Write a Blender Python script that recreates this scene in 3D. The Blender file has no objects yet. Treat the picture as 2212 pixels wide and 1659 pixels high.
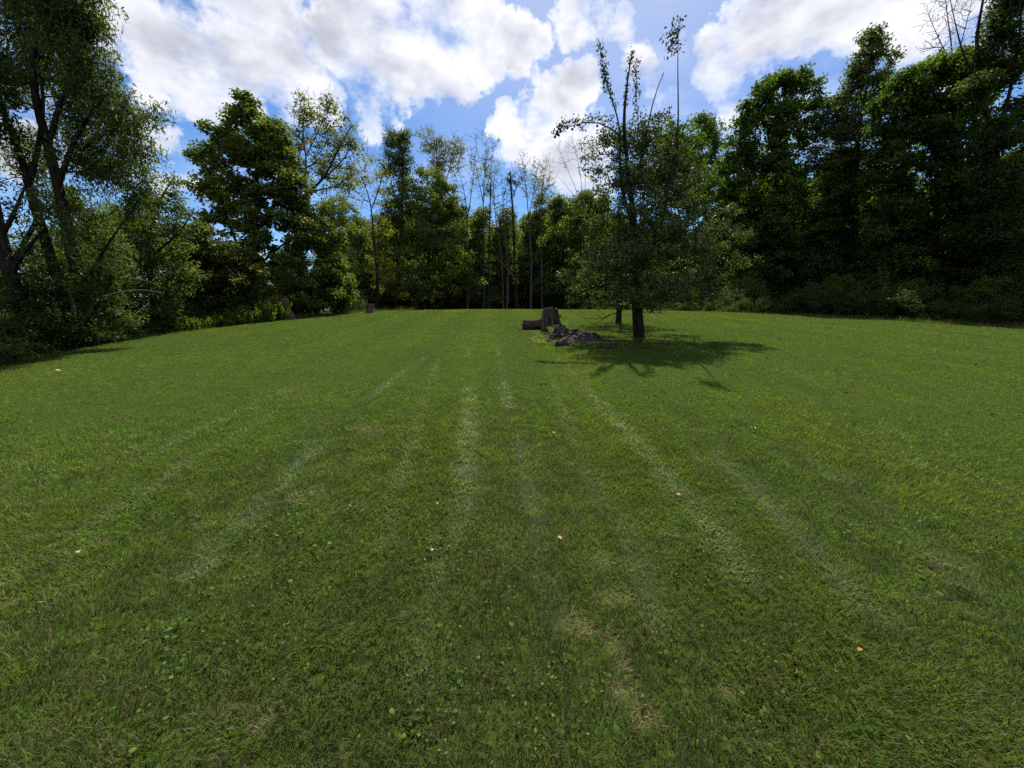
import bpy, math, random
import numpy as np
from mathutils import Vector, Matrix

# ------------------------------------------------------------------ camera, sky, sun, exposure
SC = bpy.context.scene
COL = SC.collection
PW, PH, PF = 2212.0, 1659.0, 831.7          # photograph measured at this size; focal length in those pixels
EYE = 1.6
PITCH = math.atan((829.5 - 669.5) / PF)

cam_d = bpy.data.cameras.new('camera')
cam_d.sensor_fit = 'HORIZONTAL'
cam_d.sensor_width = 36.0
cam_d.lens = PF / PW * 36.0
cam_d.clip_start = 0.05
cam_d.clip_end = 3000
cam = bpy.data.objects.new('camera', cam_d)
COL.objects.link(cam)
cam.location = (0, 0, EYE)
cam.rotation_euler = (math.pi / 2 - PITCH, 0, 0)
SC.camera = cam

SUN_EL, SUN_AZ = math.radians(56), math.radians(10)
SUN_DIR = np.array([math.sin(SUN_AZ) * math.cos(SUN_EL), math.cos(SUN_AZ) * math.cos(SUN_EL), math.sin(SUN_EL)])

SC.view_settings.view_transform = 'Standard'
SC.view_settings.look = 'None'
SC.view_settings.gamma = 1.0
SC.view_settings.use_curve_mapping = False
SC.view_settings.exposure = 0.9
SC.cycles.max_bounces = 6
SC.cycles.diffuse_bounces = 3
SC.cycles.glossy_bounces = 2
SC.cycles.transmission_bounces = 4
SC.cycles.transparent_max_bounces = 4
SC.cycles.sample_clamp_indirect = 4.0
SC.cycles.use_denoising = False

_f = np.array([0, math.cos(PITCH), -math.sin(PITCH)])
_u = np.array([0, math.sin(PITCH), math.cos(PITCH)])
_r = np.array([1.0, 0, 0])


def ray(u, v):
    return _r * ((u - PW / 2) / PF) + _u * ((PH / 2 - v) / PF) + _f


def at(u, v, Y):
    """the point at forward distance Y that the photograph shows at (u, v)"""
    d = ray(u, v)
    return np.array([0, 0, EYE]) + d * (Y / d[1])


def px_size(u, v, Y):
    return Y / ray(u, v)[1] / PF


SUN_STRENGTH = 5.0
SKY_STRENGTH = 0.055
sun_d = bpy.data.lights.new('sun', 'SUN')
sun_d.energy = SUN_STRENGTH
sun_d.angle = math.radians(0.5)
sun_d.color = (1.0, 0.95, 0.86)
sun = bpy.data.objects.new('sun', sun_d)
COL.objects.link(sun)
sun.rotation_euler = Vector(-SUN_DIR).to_track_quat('-Z', 'Y').to_euler()
sun.location = (0, 0, 60)


CLOUD_BRIGHT, CLOUD_GREY = (9.1, 9.2, 9.7), (4.9, 5.1, 6.0)


def make_world():
    w = bpy.data.worlds.new('World')
    SC.world = w
    w.use_nodes = True
    nt = w.node_tree
    nt.nodes.clear()
    N, L = nt.nodes.new, nt.links.new

    def math_n(op, a, b=None, clamp=False):
        n = N('ShaderNodeMath'); n.operation = op; n.use_clamp = clamp
        for i, x in enumerate((a, b)):
            if x is None: continue
            if isinstance(x, (int, float)): n.inputs[i].default_value = x
            else: L(x, n.inputs[i])
        return n.outputs[0]

    def vmath(op, a, b):
        n = N('ShaderNodeVectorMath'); n.operation = op
        for i, x in enumerate((a, b)):
            if x is None: continue
            if isinstance(x, (tuple, list, np.ndarray)): n.inputs[i].default_value = tuple(float(q) for q in x)
            else: L(x, n.inputs[i])
        return n

    def maprange(x, a, b, c, d, smooth=True):
        n = N('ShaderNodeMapRange'); n.interpolation_type = 'SMOOTHSTEP' if smooth else 'LINEAR'
        L(x, n.inputs[0])
        for i, q in enumerate((a, b, c, d)): n.inputs[i + 1].default_value = q
        return n.outputs[0]

    def mixc(f, a, b):
        n = N('ShaderNodeMix'); n.data_type = 'RGBA'
        if isinstance(f, (int, float)): n.inputs[0].default_value = f
        else: L(f, n.inputs[0])
        for i, x in ((6, a), (7, b)):
            if isinstance(x, tuple): n.inputs[i].default_value = x + (1,)
            else: L(x, n.inputs[i])
        return n.outputs[2]

    def noise(vec, scale, detail, rough=0.55):
        n = N('ShaderNodeTexNoise'); n.noise_dimensions = '3D'
        L(vec, n.inputs['Vector'])
        n.inputs['Scale'].default_value = scale
        n.inputs['Detail'].default_value = detail
        n.inputs['Roughness'].default_value = rough
        return n

    tc = N('ShaderNodeTexCoord')
    d = vmath('NORMALIZE', tc.outputs['Generated'], None).outputs[0]
    sky = N('ShaderNodeTexSky')
    sky.sky_type = 'NISHITA'
    sky.sun_disc = False
    sky.sun_elevation = SUN_EL
    sky.sun_rotation = SUN_AZ % (2 * math.pi)
    sky.air_density = 1.0
    sky.dust_density = 0.0
    sky.ozone_density = 3.5

    # clouds: banks placed by direction, edges broken by noise; the same kind of cloud all round
    banks = [(300, 60, 125, 1), (400, 115, 120, 1), (520, 110, 120, 1), (620, 160, 100, 1), (330, 190, 60, 1),
             (480, 215, 60, 1), (700, 70, 70, 1), (760, 110, 100, 1), (860, 110, 130, 1), (950, 170, 85, 1), (900, 230, 45, .8),
             (1010, 80, 110, 1), (1120, 90, 70, 1), (1250, 30, 70, .85), (1340, 30, 60, .8), (1390, 110, 75, 1), (1440, 160, 50, .9),
             (1190, 225, 65, 1), (1250, 195, 60, 1), (1110, 260, 50, 1), (1580, 130, 85, 1), (1690, 80, 120, 1), (1480, 60, 60, .6), (1620, 200, 60, .8), (1800, 70, 110, 1),
             (1930, 60, 110, 1), (1600, 50, 50, .8), (1150, 330, 60, .9), (1240, 370, 90, .9), (375, 305, 55, .8), (415, 405, 40, .8),
             (20, 300, 90, .9), (2080, 130, 100, 1), (800, 230, 40, .75), (1000, 225, 40, .75), (1650, 180, 50, .7),
             (150, -80, 150, 1), (520, -120, 150, 1), (900, -150, 180, 1), (1330, -170, 130, 1), (1780, -130, 170, 1), (2150, -120, 150, 1)]
    cd = []
    for (u, v, r, wt) in banks:
        c = ray(u, v); k = np.linalg.norm(c); c = c / k
        cd.append((c, r / PF / k * (0.5 + 0.5 / k), wt))
    rng = np.random.default_rng(4)
    for i in range(26):                                   # the rest of the sky: behind, beside and overhead
        a = rng.uniform(60, 300); e = rng.uniform(8, 75)
        a, e = math.radians(a), math.radians(e)
        cd.append((np.array([math.sin(a) * math.cos(e), math.cos(a) * math.cos(e), math.sin(e)]), rng.uniform(.12, .3), 1))
    warp = noise(d, 4.0, 7, .62)
    wv = vmath('SUBTRACT', warp.outputs['Color'], (.5, .5, .5)).outputs[0]
    sc = N('ShaderNodeVectorMath'); sc.operation = 'SCALE'; L(wv, sc.inputs[0]); sc.inputs['Scale'].default_value = .34
    dw = vmath('NORMALIZE', vmath('ADD', d, sc.outputs[0]).outputs[0], None).outputs[0]

    B = None
    for c, r, wt in cd:
        dot = vmath('DOT_PRODUCT', dw, c).outputs['Value']
        m = maprange(dot, math.cos(min(1.2, r * 1.35)), math.cos(r * .45), 0, wt)
        B = m if B is None else math_n('MAXIMUM', B, m)
    st = vmath('MULTIPLY', d, (1, 1, 1.7)).outputs[0]
    sunoff = vmath('ADD', st, tuple(SUN_DIR * np.array([1, 1, 1.7]) * .04)).outputs[0]
    n1 = noise(st, 5.5, 12, .60).outputs['Fac']
    n2 = noise(sunoff, 5.5, 6, .55).outputs['Fac']
    n3 = noise(vmath('MULTIPLY', d, (1, 1, 3.0)).outputs[0], 3.0, 9, .62).outputs['Fac']
    nb = math_n('SUBTRACT', n1, .5)
    field = math_n('ADD', math_n('MULTIPLY', B, .66), math_n('MULTIPLY', nb, 1.9))
    alpha = maprange(field, .08, .74, 0, 1)
    veil = maprange(n3, .45, .80, 0, .45)
    veil = math_n('ADD', veil, maprange(vmath('DOT_PRODUCT', d, SUN_DIR).outputs['Value'], .72, .97, 0, .38), True)
    alpha = math_n('MAXIMUM', alpha, veil)
    # thick parts of a bank are grey from below, thin edges let the sun through
    thick = maprange(math_n('ADD', math_n('MULTIPLY', B, .55), math_n('MULTIPLY', math_n('SUBTRACT', n2, .42), 2.0)), .47, 1.12, 0, 1)
    cloud = mixc(thick, CLOUD_BRIGHT, CLOUD_GREY)
    sunward = maprange(vmath('DOT_PRODUCT', d, SUN_DIR).outputs['Value'], .3, .95, .94, 1.15)
    cs = N('ShaderNodeVectorMath'); cs.operation = 'SCALE'; L(cloud, cs.inputs[0]); L(sunward, cs.inputs['Scale'])
    blue = vmath('MULTIPLY', sky.outputs[0], (.80, 1.07, 1.37)).outputs[0]
    skycol = mixc(alpha, blue, cs.outputs[0])
    bg = N('ShaderNodeBackground'); L(skycol, bg.inputs[0]); bg.inputs[1].default_value = SKY_STRENGTH
    out = N('ShaderNodeOutputWorld'); L(bg.outputs[0], out.inputs[0])


make_world()

# ------------------------------------------------------------------ helpers


def vhash(ix, iy, seed):
    h = (ix.astype(np.int64) * 374761393 + iy.astype(np.int64) * 668265263 + seed * 1442695041) & 0xffffffff
    h = ((h ^ (h >> 13)) * 1274126177) & 0xffffffff
    return ((h ^ (h >> 16)) & 0xffffff) / float(0xffffff)


def vnoise(x, y, seed=0):
    x = np.asarray(x, float); y = np.asarray(y, float)
    ix, iy = np.floor(x), np.floor(y)
    fx, fy = x - ix, y - iy
    fx = fx * fx * (3 - 2 * fx); fy = fy * fy * (3 - 2 * fy)
    a = vhash(ix, iy, seed); b = vhash(ix + 1, iy, seed); c = vhash(ix, iy + 1, seed); e = vhash(ix + 1, iy + 1, seed)
    return (a * (1 - fx) + b * fx) * (1 - fy) + (c * (1 - fx) + e * fx) * fy


def fbm(x, y, seed=0, octv=4):
    s, a, t = 0, 1, 0
    for o in range(octv):
        s = s + a * vnoise(x * 2 ** o + 17.3 * o, y * 2 ** o - 9.1 * o, seed + o); t += a; a *= .5
    return s / t


def sp(x):
    return np.logaddexp(0, x)


def hgt(x, y):
    """height of the ground: a lawn that climbs to a crest about 29 m ahead and falls off to both sides"""
    x = np.asarray(x, float); y = np.asarray(y, float)
    yc = np.clip(y, -25, 70)
    g = yc - 3.2 * sp((yc - 26.5) / 2.0) * 1.0
    g = np.where(yc > 50, np.maximum(g, 50 - 3.2 * 11.75 - (yc - 50) * .2), g)
    xl = np.maximum(-x, 0); xr = np.maximum(x, 0)
    z = (.0630 + .0045 * np.clip((yc - 13) / 12, 0, 1)) * g - .0018 * xl ** 2 / (1 + (xl / 26) ** 2) - .0010 * xr ** 2 / (1 + (xr / 34) ** 2)
    z = z + .05 * (fbm(x / 5, y / 5, 3, 2) - .5) * np.clip(np.hypot(x, y) / 6, 0, 1)
    return z


Z0 = float(hgt(0, 0))


def gz(x, y):
    return float(hgt(x, y)) - Z0


def ground_hit(u, v, rmax=60):
    d = ray(u, v)
    t = np.linspace(.5, rmax, 4000)
    P = np.array([0, 0, EYE])[None] + t[:, None] * d[None]
    below = P[:, 2] <= hgt(P[:, 0], P[:, 1]) - Z0
    i = np.argmax(below) if below.any() else len(t) - 1
    return P[i]


def mesh_np(name, verts, quads=None, tris=None, col=None, smooth=False, mats=()):
    verts = np.asarray(verts, np.float32)
    me = bpy.data.meshes.new(name)
    parts, tot = [], []
    if quads is not None and len(quads):
        parts.append(np.asarray(quads, np.int32).ravel()); tot.append(np.full(len(quads), 4, np.int32))
    if tris is not None and len(tris):
        parts.append(np.asarray(tris, np.int32).ravel()); tot.append(np.full(len(tris), 3, np.int32))
    loops = np.concatenate(parts); tot = np.concatenate(tot)
    me.vertices.add(len(verts)); me.vertices.foreach_set('co', verts.ravel())
    me.loops.add(len(loops)); me.loops.foreach_set('vertex_index', loops)
    me.polygons.add(len(tot))
    st = np.zeros(len(tot), np.int32); st[1:] = np.cumsum(tot)[:-1]
    me.polygons.foreach_set('loop_start', st)
    me.polygons.foreach_set('loop_total', tot)
    if smooth:
        me.polygons.foreach_set('use_smooth', np.ones(len(tot), bool))
    if col is not None:
        ca = me.color_attributes.new('tint', 'FLOAT_COLOR', 'POINT')
        c4 = np.ones((len(verts), 4), np.float32); c4[:, :3] = col
        ca.data.foreach_set('color', c4.ravel())
    me.update(calc_edges=True)
    me.validate()
    for m in mats: me.materials.append(m)
    return me


def add_obj(name, data, parent=None, loc=None):
    o = bpy.data.objects.new(name, data)
    COL.objects.link(o)
    if parent is not None: o.parent = parent
    if loc is not None: o.location = loc
    return o


def tag(o, label=None, cat=None, group=None, kind=None):
    if label: o['label'] = label
    if cat: o['category'] = cat
    if group: o['group'] = group
    if kind: o['kind'] = kind
    return o


def dup(root, loc, rz, scale=1.0, label=None, group=None, squash=1.0):
    r = root.copy(); COL.objects.link(r)
    r.location = loc; r.rotation_euler = (0, 0, rz); r.scale = (scale, scale, scale * squash)
    if label: r['label'] = label
    if group: r['group'] = group
    elif 'group' in r: del r['group']
    for ch in list(root.children):
        c = ch.copy(); COL.objects.link(c); c.parent = r
    return r


# ------------------------------------------------------------------ materials


def new_mat(name):
    m = bpy.data.materials.new(name); m.use_nodes = True
    nt = m.node_tree; nt.nodes.clear()
    out = nt.nodes.new('ShaderNodeOutputMaterial')
    return m, nt, out


def leaf_mat(name, trans=.4, gloss=.06, rough=.38, tfac=(1.25, 1.3, .55)):
    m, nt, out = new_mat(name)
    N, L = nt.nodes.new, nt.links.new
    at_ = N('ShaderNodeAttribute'); at_.attribute_name = 'tint'
    df = N('ShaderNodeBsdfDiffuse'); L(at_.outputs['Color'], df.inputs[0])
    mul = N('ShaderNodeVectorMath'); mul.operation = 'MULTIPLY'; L(at_.outputs['Color'], mul.inputs[0]); mul.inputs[1].default_value = tfac
    tr = N('ShaderNodeBsdfTranslucent'); L(mul.outputs[0], tr.inputs[0])
    mx = N('ShaderNodeMixShader'); mx.inputs[0].default_value = trans; L(df.outputs[0], mx.inputs[1]); L(tr.outputs[0], mx.inputs[2])
    gl = N('ShaderNodeBsdfGlossy'); gl.inputs['Roughness'].default_value = rough; gl.inputs[0].default_value = (.75, .8, .72, 1)
    m2 = N('ShaderNodeMixShader'); m2.inputs[0].default_value = gloss; L(mx.outputs[0], m2.inputs[1]); L(gl.outputs[0], m2.inputs[2])
    L(m2.outputs[0], out.inputs[0])
    return m


def bark_mat(name, c1, c2, scale=6.0, bump=.6, stretch=.18):
    m, nt, out = new_mat(name)
    N, L = nt.nodes.new, nt.links.new
    tc = N('ShaderNodeTexCoord')
    mp = N('ShaderNodeMapping'); mp.inputs['Scale'].default_value = (1, 1, stretch); L(tc.outputs['Object'], mp.inputs[0])
    n = N('ShaderNodeTexNoise'); n.inputs['Scale'].default_value = scale * 2.5; n.inputs['Detail'].default_value = 6; n.inputs['Roughness'].default_value = .65
    L(mp.outputs[0], n.inputs['Vector'])
    r = N('ShaderNodeValToRGB'); r.color_ramp.elements[0].position = .35; r.color_ramp.elements[1].position = .7
    r.color_ramp.elements[0].color = (*c1, 1); r.color_ramp.elements[1].color = (*c2, 1)
    L(n.outputs['Fac'], r.inputs[0])
    b = N('ShaderNodeBump'); b.inputs['Strength'].default_value = bump; b.inputs['Distance'].default_value = .04; L(n.outputs['Fac'], b.inputs['Height'])
    p = N('ShaderNodeBsdfDiffuse'); L(r.outputs[0], p.inputs[0]); L(b.outputs[0], p.inputs['Normal'])
    L(p.outputs[0], out.inputs[0])
    return m


def ground_mat(name, cols, scales=(.35, 3, 25), bump=.5):
    m, nt, out = new_mat(name)
    N, L = nt.nodes.new, nt.links.new
    g = N('ShaderNodeNewGeometry')
    prev = None
    for i, s in enumerate(scales):
        n = N('ShaderNodeTexNoise'); n.inputs['Scale'].default_value = s; n.inputs['Detail'].default_value = 5; n.inputs['Roughness'].default_value = .6
        L(g.outputs['Position'], n.inputs['Vector'])
        mr = N('ShaderNodeMapRange'); mr.inputs[1].default_value = .38; mr.inputs[2].default_value = .64; L(n.outputs['Fac'], mr.inputs[0])
        mx = N('ShaderNodeMix'); mx.data_type = 'RGBA'; L(mr.outputs[0], mx.inputs[0])
        if prev is None: mx.inputs[6].default_value = (*cols[0], 1)
        else: L(prev, mx.inputs[6])
        mx.inputs[7].default_value = (*cols[i + 1], 1)
        prev = mx.outputs[2]; last = n
    d = N('ShaderNodeBsdfDiffuse'); L(prev, d.inputs[0])
    b = N('ShaderNodeBump'); b.inputs['Strength'].default_value = bump; b.inputs['Distance'].default_value = .03; L(last.outputs['Fac'], b.inputs['Height'])
    L(b.outputs[0], d.inputs['Normal']); L(d.outputs[0], out.inputs[0])
    return m


M_LEAF = leaf_mat('leaf', trans=.52, gloss=.014, rough=.5, tfac=(1.55, 1.6, .5))
M_FRUIT_LEAF = leaf_mat('glossy_leaf', trans=.38, gloss=.025, rough=.5)
M_CLOVER = leaf_mat('clover_leaf', trans=.4, gloss=.0)
M_GRASS = leaf_mat('grass_blade', trans=.44, gloss=.010, rough=.6, tfac=(1.3, 1.35, .5))
M_BARK = bark_mat('dark_bark', (.012, .010, .008), (.05, .043, .036))
M_BARK_GREY = bark_mat('grey_bark', (.03, .027, .024), (.13, .12, .11), 5)
M_BARK_RED = bark_mat('reddish_bark', (.06, .038, .03), (.17, .115, .09), 7)
M_WOOD_OLD = bark_mat('weathered_wood', (.010, .008, .007), (.16, .145, .132), 7, 1.0, .10)
M_WOOD_PALE = bark_mat('bare_wood', (.16, .13, .1), (.36, .31, .26), 6, .5, .2)
M_FLOOR = ground_mat('wood_floor', [(.03, .026, .016), (.045, .04, .018), (.03, .04, .014), (.06, .05, .03)])
M_LAWN = ground_mat('lawn_soil', [(.042, .074, .012), (.056, .090, .014), (.056, .066, .019), (.016, .028, .006)], (.5, 5, 38), 1.0)

# ------------------------------------------------------------------ ground and lawn
EDGE_PX = [(-60, 812), (0, 795), (60, 777), (120, 762), (200, 746), (300, 730), (400, 716), (500, 704), (600, 694), (640, 690)]
edge = []
for (u, v) in EDGE_PX:
    p = ground_hit(u, v)
    edge.append((math.degrees(math.atan2(p[0], p[1])), math.hypot(p[0], p[1])))
edge = [e for e in edge]
TH = [-180, -120, -90, -75] + [e[0] for e in edge] + [-22, -15, -8, 0, 8, 16, 24, 32, 40, 48, 54, 60, 75, 90, 120, 180]
RR = [26, 20, 16, 14] + [e[1] for e in edge] + [26, 28, 29, 29.5, 29.5, 29, 28.5, 28, 28.5, 28.5, 28, 27.5, 26, 24, 24, 26]
_o = np.argsort(TH)
TH = np.array(TH)[_o]; RR = np.array(RR)[_o]


def lawn_r(az_deg):
    return np.interp(az_deg, TH, RR)


def build_ground():
    th = np.radians(np.linspace(-180, 180, 181)[:-1])
    rs = np.concatenate([[0.0], np.geomspace(.8, 60, 60), np.geomspace(70, 1500, 16)])
    T, R = np.meshgrid(th, rs[1:], indexing='ij')
    x, y = R * np.sin(T), R * np.cos(T)
    z = hgt(x, y) - Z0 - .02
    V = np.concatenate([[[0, 0, -.02]], np.stack([x, y, z], -1).reshape(-1, 3)])
    nt_, nr = T.shape
    i = np.arange(nt_)[:, None]; j = np.arange(nr - 1)[None]
    a = 1 + i * nr + j; b = 1 + ((i + 1) % nt_) * nr + j
    Q = np.stack([a, a + 1, b + 1, b], -1).reshape(-1, 4)[:, ::-1]
    k = np.arange(nt_)
    Tt = np.stack([np.zeros(nt_, int), 1 + k * nr, 1 + ((k + 1) % nt_) * nr], -1)[:, ::-1]
    o = add_obj('ground', mesh_np('ground', V, Q, Tt, smooth=True, mats=[M_FLOOR]))
    tag(o, 'dark leaf littered ground under the trees around the lawn', 'ground', kind='structure')
    # the mown lawn, a sheet just above, out to its own edge
    tl = np.radians(np.linspace(-180, 180, 361)[:-1])
    fr = np.concatenate([np.linspace(.03, 1, 70)])
    T, Fr = np.meshgrid(tl, fr, indexing='ij')
    R = lawn_r(np.degrees(T)) * Fr
    R = R + (Fr > .99) * .25 * (fbm(T * 40, T * 0, 8, 2) - .5)
    x, y = R * np.sin(T), R * np.cos(T)
    z = hgt(x, y) - Z0
    V = np.concatenate([[[0, 0, 0]], np.stack([x, y, z], -1).reshape(-1, 3)])
    nt_, nr = T.shape
    i = np.arange(nt_)[:, None]; j = np.arange(nr - 1)[None]
    a = 1 + i * nr + j; b = 1 + ((i + 1) % nt_) * nr + j
    Q = np.stack([a, a + 1, b + 1, b], -1).reshape(-1, 4)[:, ::-1]
    k = np.arange(nt_)
    Tt = np.stack([np.zeros(nt_, int), 1 + k * nr, 1 + ((k + 1) % nt_) * nr], -1)[:, ::-1]
    o = add_obj('lawn', mesh_np('lawn', V, Q, Tt, smooth=True, mats=[M_LAWN]))
    tag(o, 'mown green lawn rising to a low crest', 'lawn', kind='structure')


build_ground()

# ------------------------------------------------------------------ trees


def unit(a):
    return a / np.maximum(np.linalg.norm(a, axis=-1, keepdims=True), 1e-9)


class Skeleton:
    """nodes with parents: trunk lines given, limbs grown towards the leaf clumps"""

    def __init__(s):
        s.p, s.par, s.R, s.pl = [], [], [], []

    def line(s, pts, r0, r1, step=.4, attach=None, wob=.05, rng=None):
        pts = np.asarray(pts, float)
        seg = np.linalg.norm(np.diff(pts, axis=0), axis=1)
        L = np.concatenate([[0], np.cumsum(seg)])
        n = max(3, int(L[-1] / step))
        tt = np.linspace(0, L[-1], n)
        P = np.stack([np.interp(tt, L, pts[:, k]) for k in range(3)], 1)
        for _ in range(2):                                  # soften the corners
            P[1:-1] = .25 * P[:-2] + .5 * P[1:-1] + .25 * P[2:]
        if rng is not None: 
            nz = rng.normal(0, 1, (n, 3)); nz[0] = nz[-1] = 0
            for _ in range(4): nz[1:-1] = .25 * nz[:-2] + .5 * nz[1:-1] + .25 * nz[2:]
            P[1:-1] += nz[1:-1] * (wob * 2.2 * max(step, .2)) * np.array([1, 1, .3])
        prev = -1
        if attach is not None and s.p:
            A = np.array(s.p); prev = int(np.argmin(np.linalg.norm(A - P[0], axis=1)))
        for i in range(n):
            s.p.append(P[i]); s.par.append(prev if i == 0 else len(s.p) - 2)
            s.R.append(r0 + (r1 - r0) * (i / (n - 1)) ** .8)
            s.pl.append(0 if i == 0 and prev < 0 else s.pl[s.par[-1]] + (step if i else 0))

    def grow(s, tips, rng, kpath=.35, rtip=.012, droop=0.0, step=.45, up=.25):
        tips = np.asarray(tips)
        if len(tips) == 0: return
        A = np.array(s.p)
        d0 = np.array([np.min(np.linalg.norm(A - t, axis=1)) for t in tips])
        P = list(s.p); PL = list(s.pl)
        cap = len(P) + len(tips) * 14
        arr = np.zeros((cap, 3)); arr[:len(P)] = A
        pl = np.zeros(cap); pl[:len(P)] = PL
        n = len(P)
        for k in np.argsort(d0):
            t = tips[k]
            dv = t - arr[:n]
            dist = np.linalg.norm(dv, axis=1)
            horiz = np.hypot(dv[:, 0], dv[:, 1])
            below = np.maximum(0, .15 * horiz - dv[:, 2])      # limbs rather rise than sink
            cost = dist + kpath * pl[:n] * .3 + .6 * below
            j = int(np.argmin(cost)); L = dist[j]
            m = int(min(13, max(1, round(L / step))))
            par = s.par[j]
            d_in = (arr[j] - arr[par]) if par >= 0 else np.array([0, 0, 1.0])
            d_in = d_in / max(np.linalg.norm(d_in), 1e-6)
            c1 = arr[j] + (d_in * .5 + unit(t - arr[j]) * .6) * L * .4
            c2 = t - (unit(t - arr[j]) * .8 + np.array([0, 0, up - droop])) * L * .25
            prev = j
            for q in range(1, m + 1):
                f = q / m
                b = (1 - f) ** 3 * arr[j] + 3 * (1 - f) ** 2 * f * c1 + 3 * (1 - f) * f * f * c2 + f ** 3 * t
                if q < m: b = b + rng.normal(0, .06, 3) * step
                arr[n] = b; pl[n] = pl[prev] + L / m
                s.p.append(b); s.par.append(prev); s.R.append(0); s.pl.append(pl[n])
                prev = n; n += 1

    def mesh(s, name, mat, rtip=.012, sides=6, expo=.5, flare=.0):
        P = np.array(s.p); par = np.array(s.par); R0 = np.array(s.R); n = len(P)
        cnt = np.zeros(n); haskid = np.zeros(n, bool)
        haskid[par[par >= 0]] = True
        cnt[~haskid] = 1
        for i in range(n - 1, -1, -1):
            if par[i] >= 0: cnt[par[i]] += cnt[i]
        r = rtip * np.maximum(cnt, 1) ** expo
        rad = np.where(R0 > 0, R0, r)
        for i in range(n):                                   # a limb is never thicker than what it grows from
            if par[i] >= 0 and R0[i] == 0: rad[i] = min(rad[i], rad[par[i]] * .92)
        main = np.full(n, -1); best = np.zeros(n)
        for i in range(n):
            q = par[i]
            if q >= 0:
                w = cnt[i] + (1e6 if R0[i] > 0 and R0[q] > 0 else 0)
                if w > best[q]: best[q] = w; main[q] = i
        dirn = np.zeros((n, 3))
        e = par >= 0
        dirn[e] = unit(P[e] - P[par[e]])
        dsm = dirn.copy()
        mk = main >= 0
        dsm[mk] = unit(dirn[mk] + dirn[main[mk]] * (1.0))
        root = ~e
        dsm[root] = np.where((main[root] >= 0)[:, None], dirn[np.maximum(main[root], 0)], np.array([0, 0, 1.0]))
        ei = np.nonzero(e)[0]
        q = par[ei]
        ismain = main[q] == ei
        ra = np.where(ismain, rad[q], np.minimum(rad[q], rad[ei] * 1.25))
        da = np.where(ismain[:, None], dsm[q], dirn[ei])
        V, F = [], []
        ref = np.array([.35, .92, .17])

        def ring(pos, d, rr, k):
            u = unit(np.cross(d, ref)); v = np.cross(d, u)
            a = np.arange(k) / k * 2 * np.pi
            lump = 1 + .10 * np.sin(a[None] * 3 + pos[:, 2:3] * 1.3 + pos[:, 0:1]) * (rr[:, None] > .06)
            return pos[:, None] + (rr[:, None] * lump)[..., None] * (np.cos(a)[None, :, None] * u[:, None] + np.sin(a)[None, :, None] * v[:, None])
        base = 0
        for lo, hi, k in ((.0, .03, 3), (.03, .09, 5), (.09, 9, sides + 4)):
            sel = (rad[ei] >= lo) & (rad[ei] < hi)
            if not sel.any(): continue
            A = ring(P[q[sel]], da[sel], ra[sel], k); Bq = ring(P[ei[sel]], dsm[ei[sel]], rad[ei[sel]], k)
            m = len(A)
            V.append(np.concatenate([A, Bq], 1).reshape(-1, 3))
            kk = np.arange(k)
            f = np.stack([kk, (kk + 1) % k, (kk + 1) % k + k, kk + k], -1)
            F.append((f[None] + (np.arange(m) * 2 * k)[:, None, None] + base).reshape(-1, 4))
            base += m * 2 * k
        return mesh_np(name, np.concatenate(V), np.concatenate(F), smooth=True, mats=[mat])


def leaves(rng, centers, outward, n_per, spread, size, width=.6, cols=None, yellow=.04, flat=.65, upb=.5, droop=.2, hang=0.0, warm=None):
    """leaf faces in clumps: four corners each, folded a little along the midrib"""
    centers = np.asarray(centers); m = len(centers)
    szm = rng.uniform(.5, 1.3, m)
    cnt = np.maximum(1, rng.poisson(n_per * np.clip(szm, .5, 1.3) ** 1.6, m))
    idx = np.repeat(np.arange(m), cnt)
    n = len(idx)
    off = unit(rng.normal(0, 1, (n, 3))) * (rng.uniform(0, 1, (n, 1)) ** .55)
    sp_ = (np.asarray(spread) * np.ones(m))[idx][:, None] * szm[idx][:, None]
    off[:, 2] *= flat
    P = centers[idx] + off * sp_
    P[:, 2] -= hang * sp_[:, 0] * np.hypot(off[:, 0], off[:, 1]) ** 2
    nrm = unit(rng.normal(0, .55, (n, 3)) + np.array([0, 0, upb]) + outward[idx] * .35 + off * .3)
    t = unit(np.cross(nrm, rng.normal(0, 1, (n, 3))) + off * .5)
    t = unit(t - nrm * np.sum(t * nrm, 1, keepdims=True) - np.array([0, 0, droop]))
    b = unit(np.cross(nrm, t))
    s = size * rng.uniform(.65, 1.3, n)[:, None]
    w = s * width * .5
    v0 = P - t * s * .5
    v2 = P + t * s * .5
    fold = nrm * s * .09
    v1 = P + b * w - t * s * .06 + fold
    v3 = P - b * w - t * s * .06 + fold
    V = np.stack([v0, v1, v2, v3], 1).reshape(-1, 3)
    Q = np.arange(n * 4).reshape(n, 4)
    c = np.asarray(cols, float)
    k = rng.integers(0, len(c), n)
    clump = rng.normal(1, .13, m)[idx]
    C = c[k] * (rng.normal(1, .17, n) * clump)[:, None].clip(.45, 1.7)
    yl = rng.uniform(0, 1, n) < yellow
    C[yl] = np.array(warm if warm is not None else (.20, .17, .03)) * rng.uniform(.6, 1.1, (yl.sum(), 1))
    return V, Q, np.repeat(C.clip(.004, .6), 4, 0)


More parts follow.
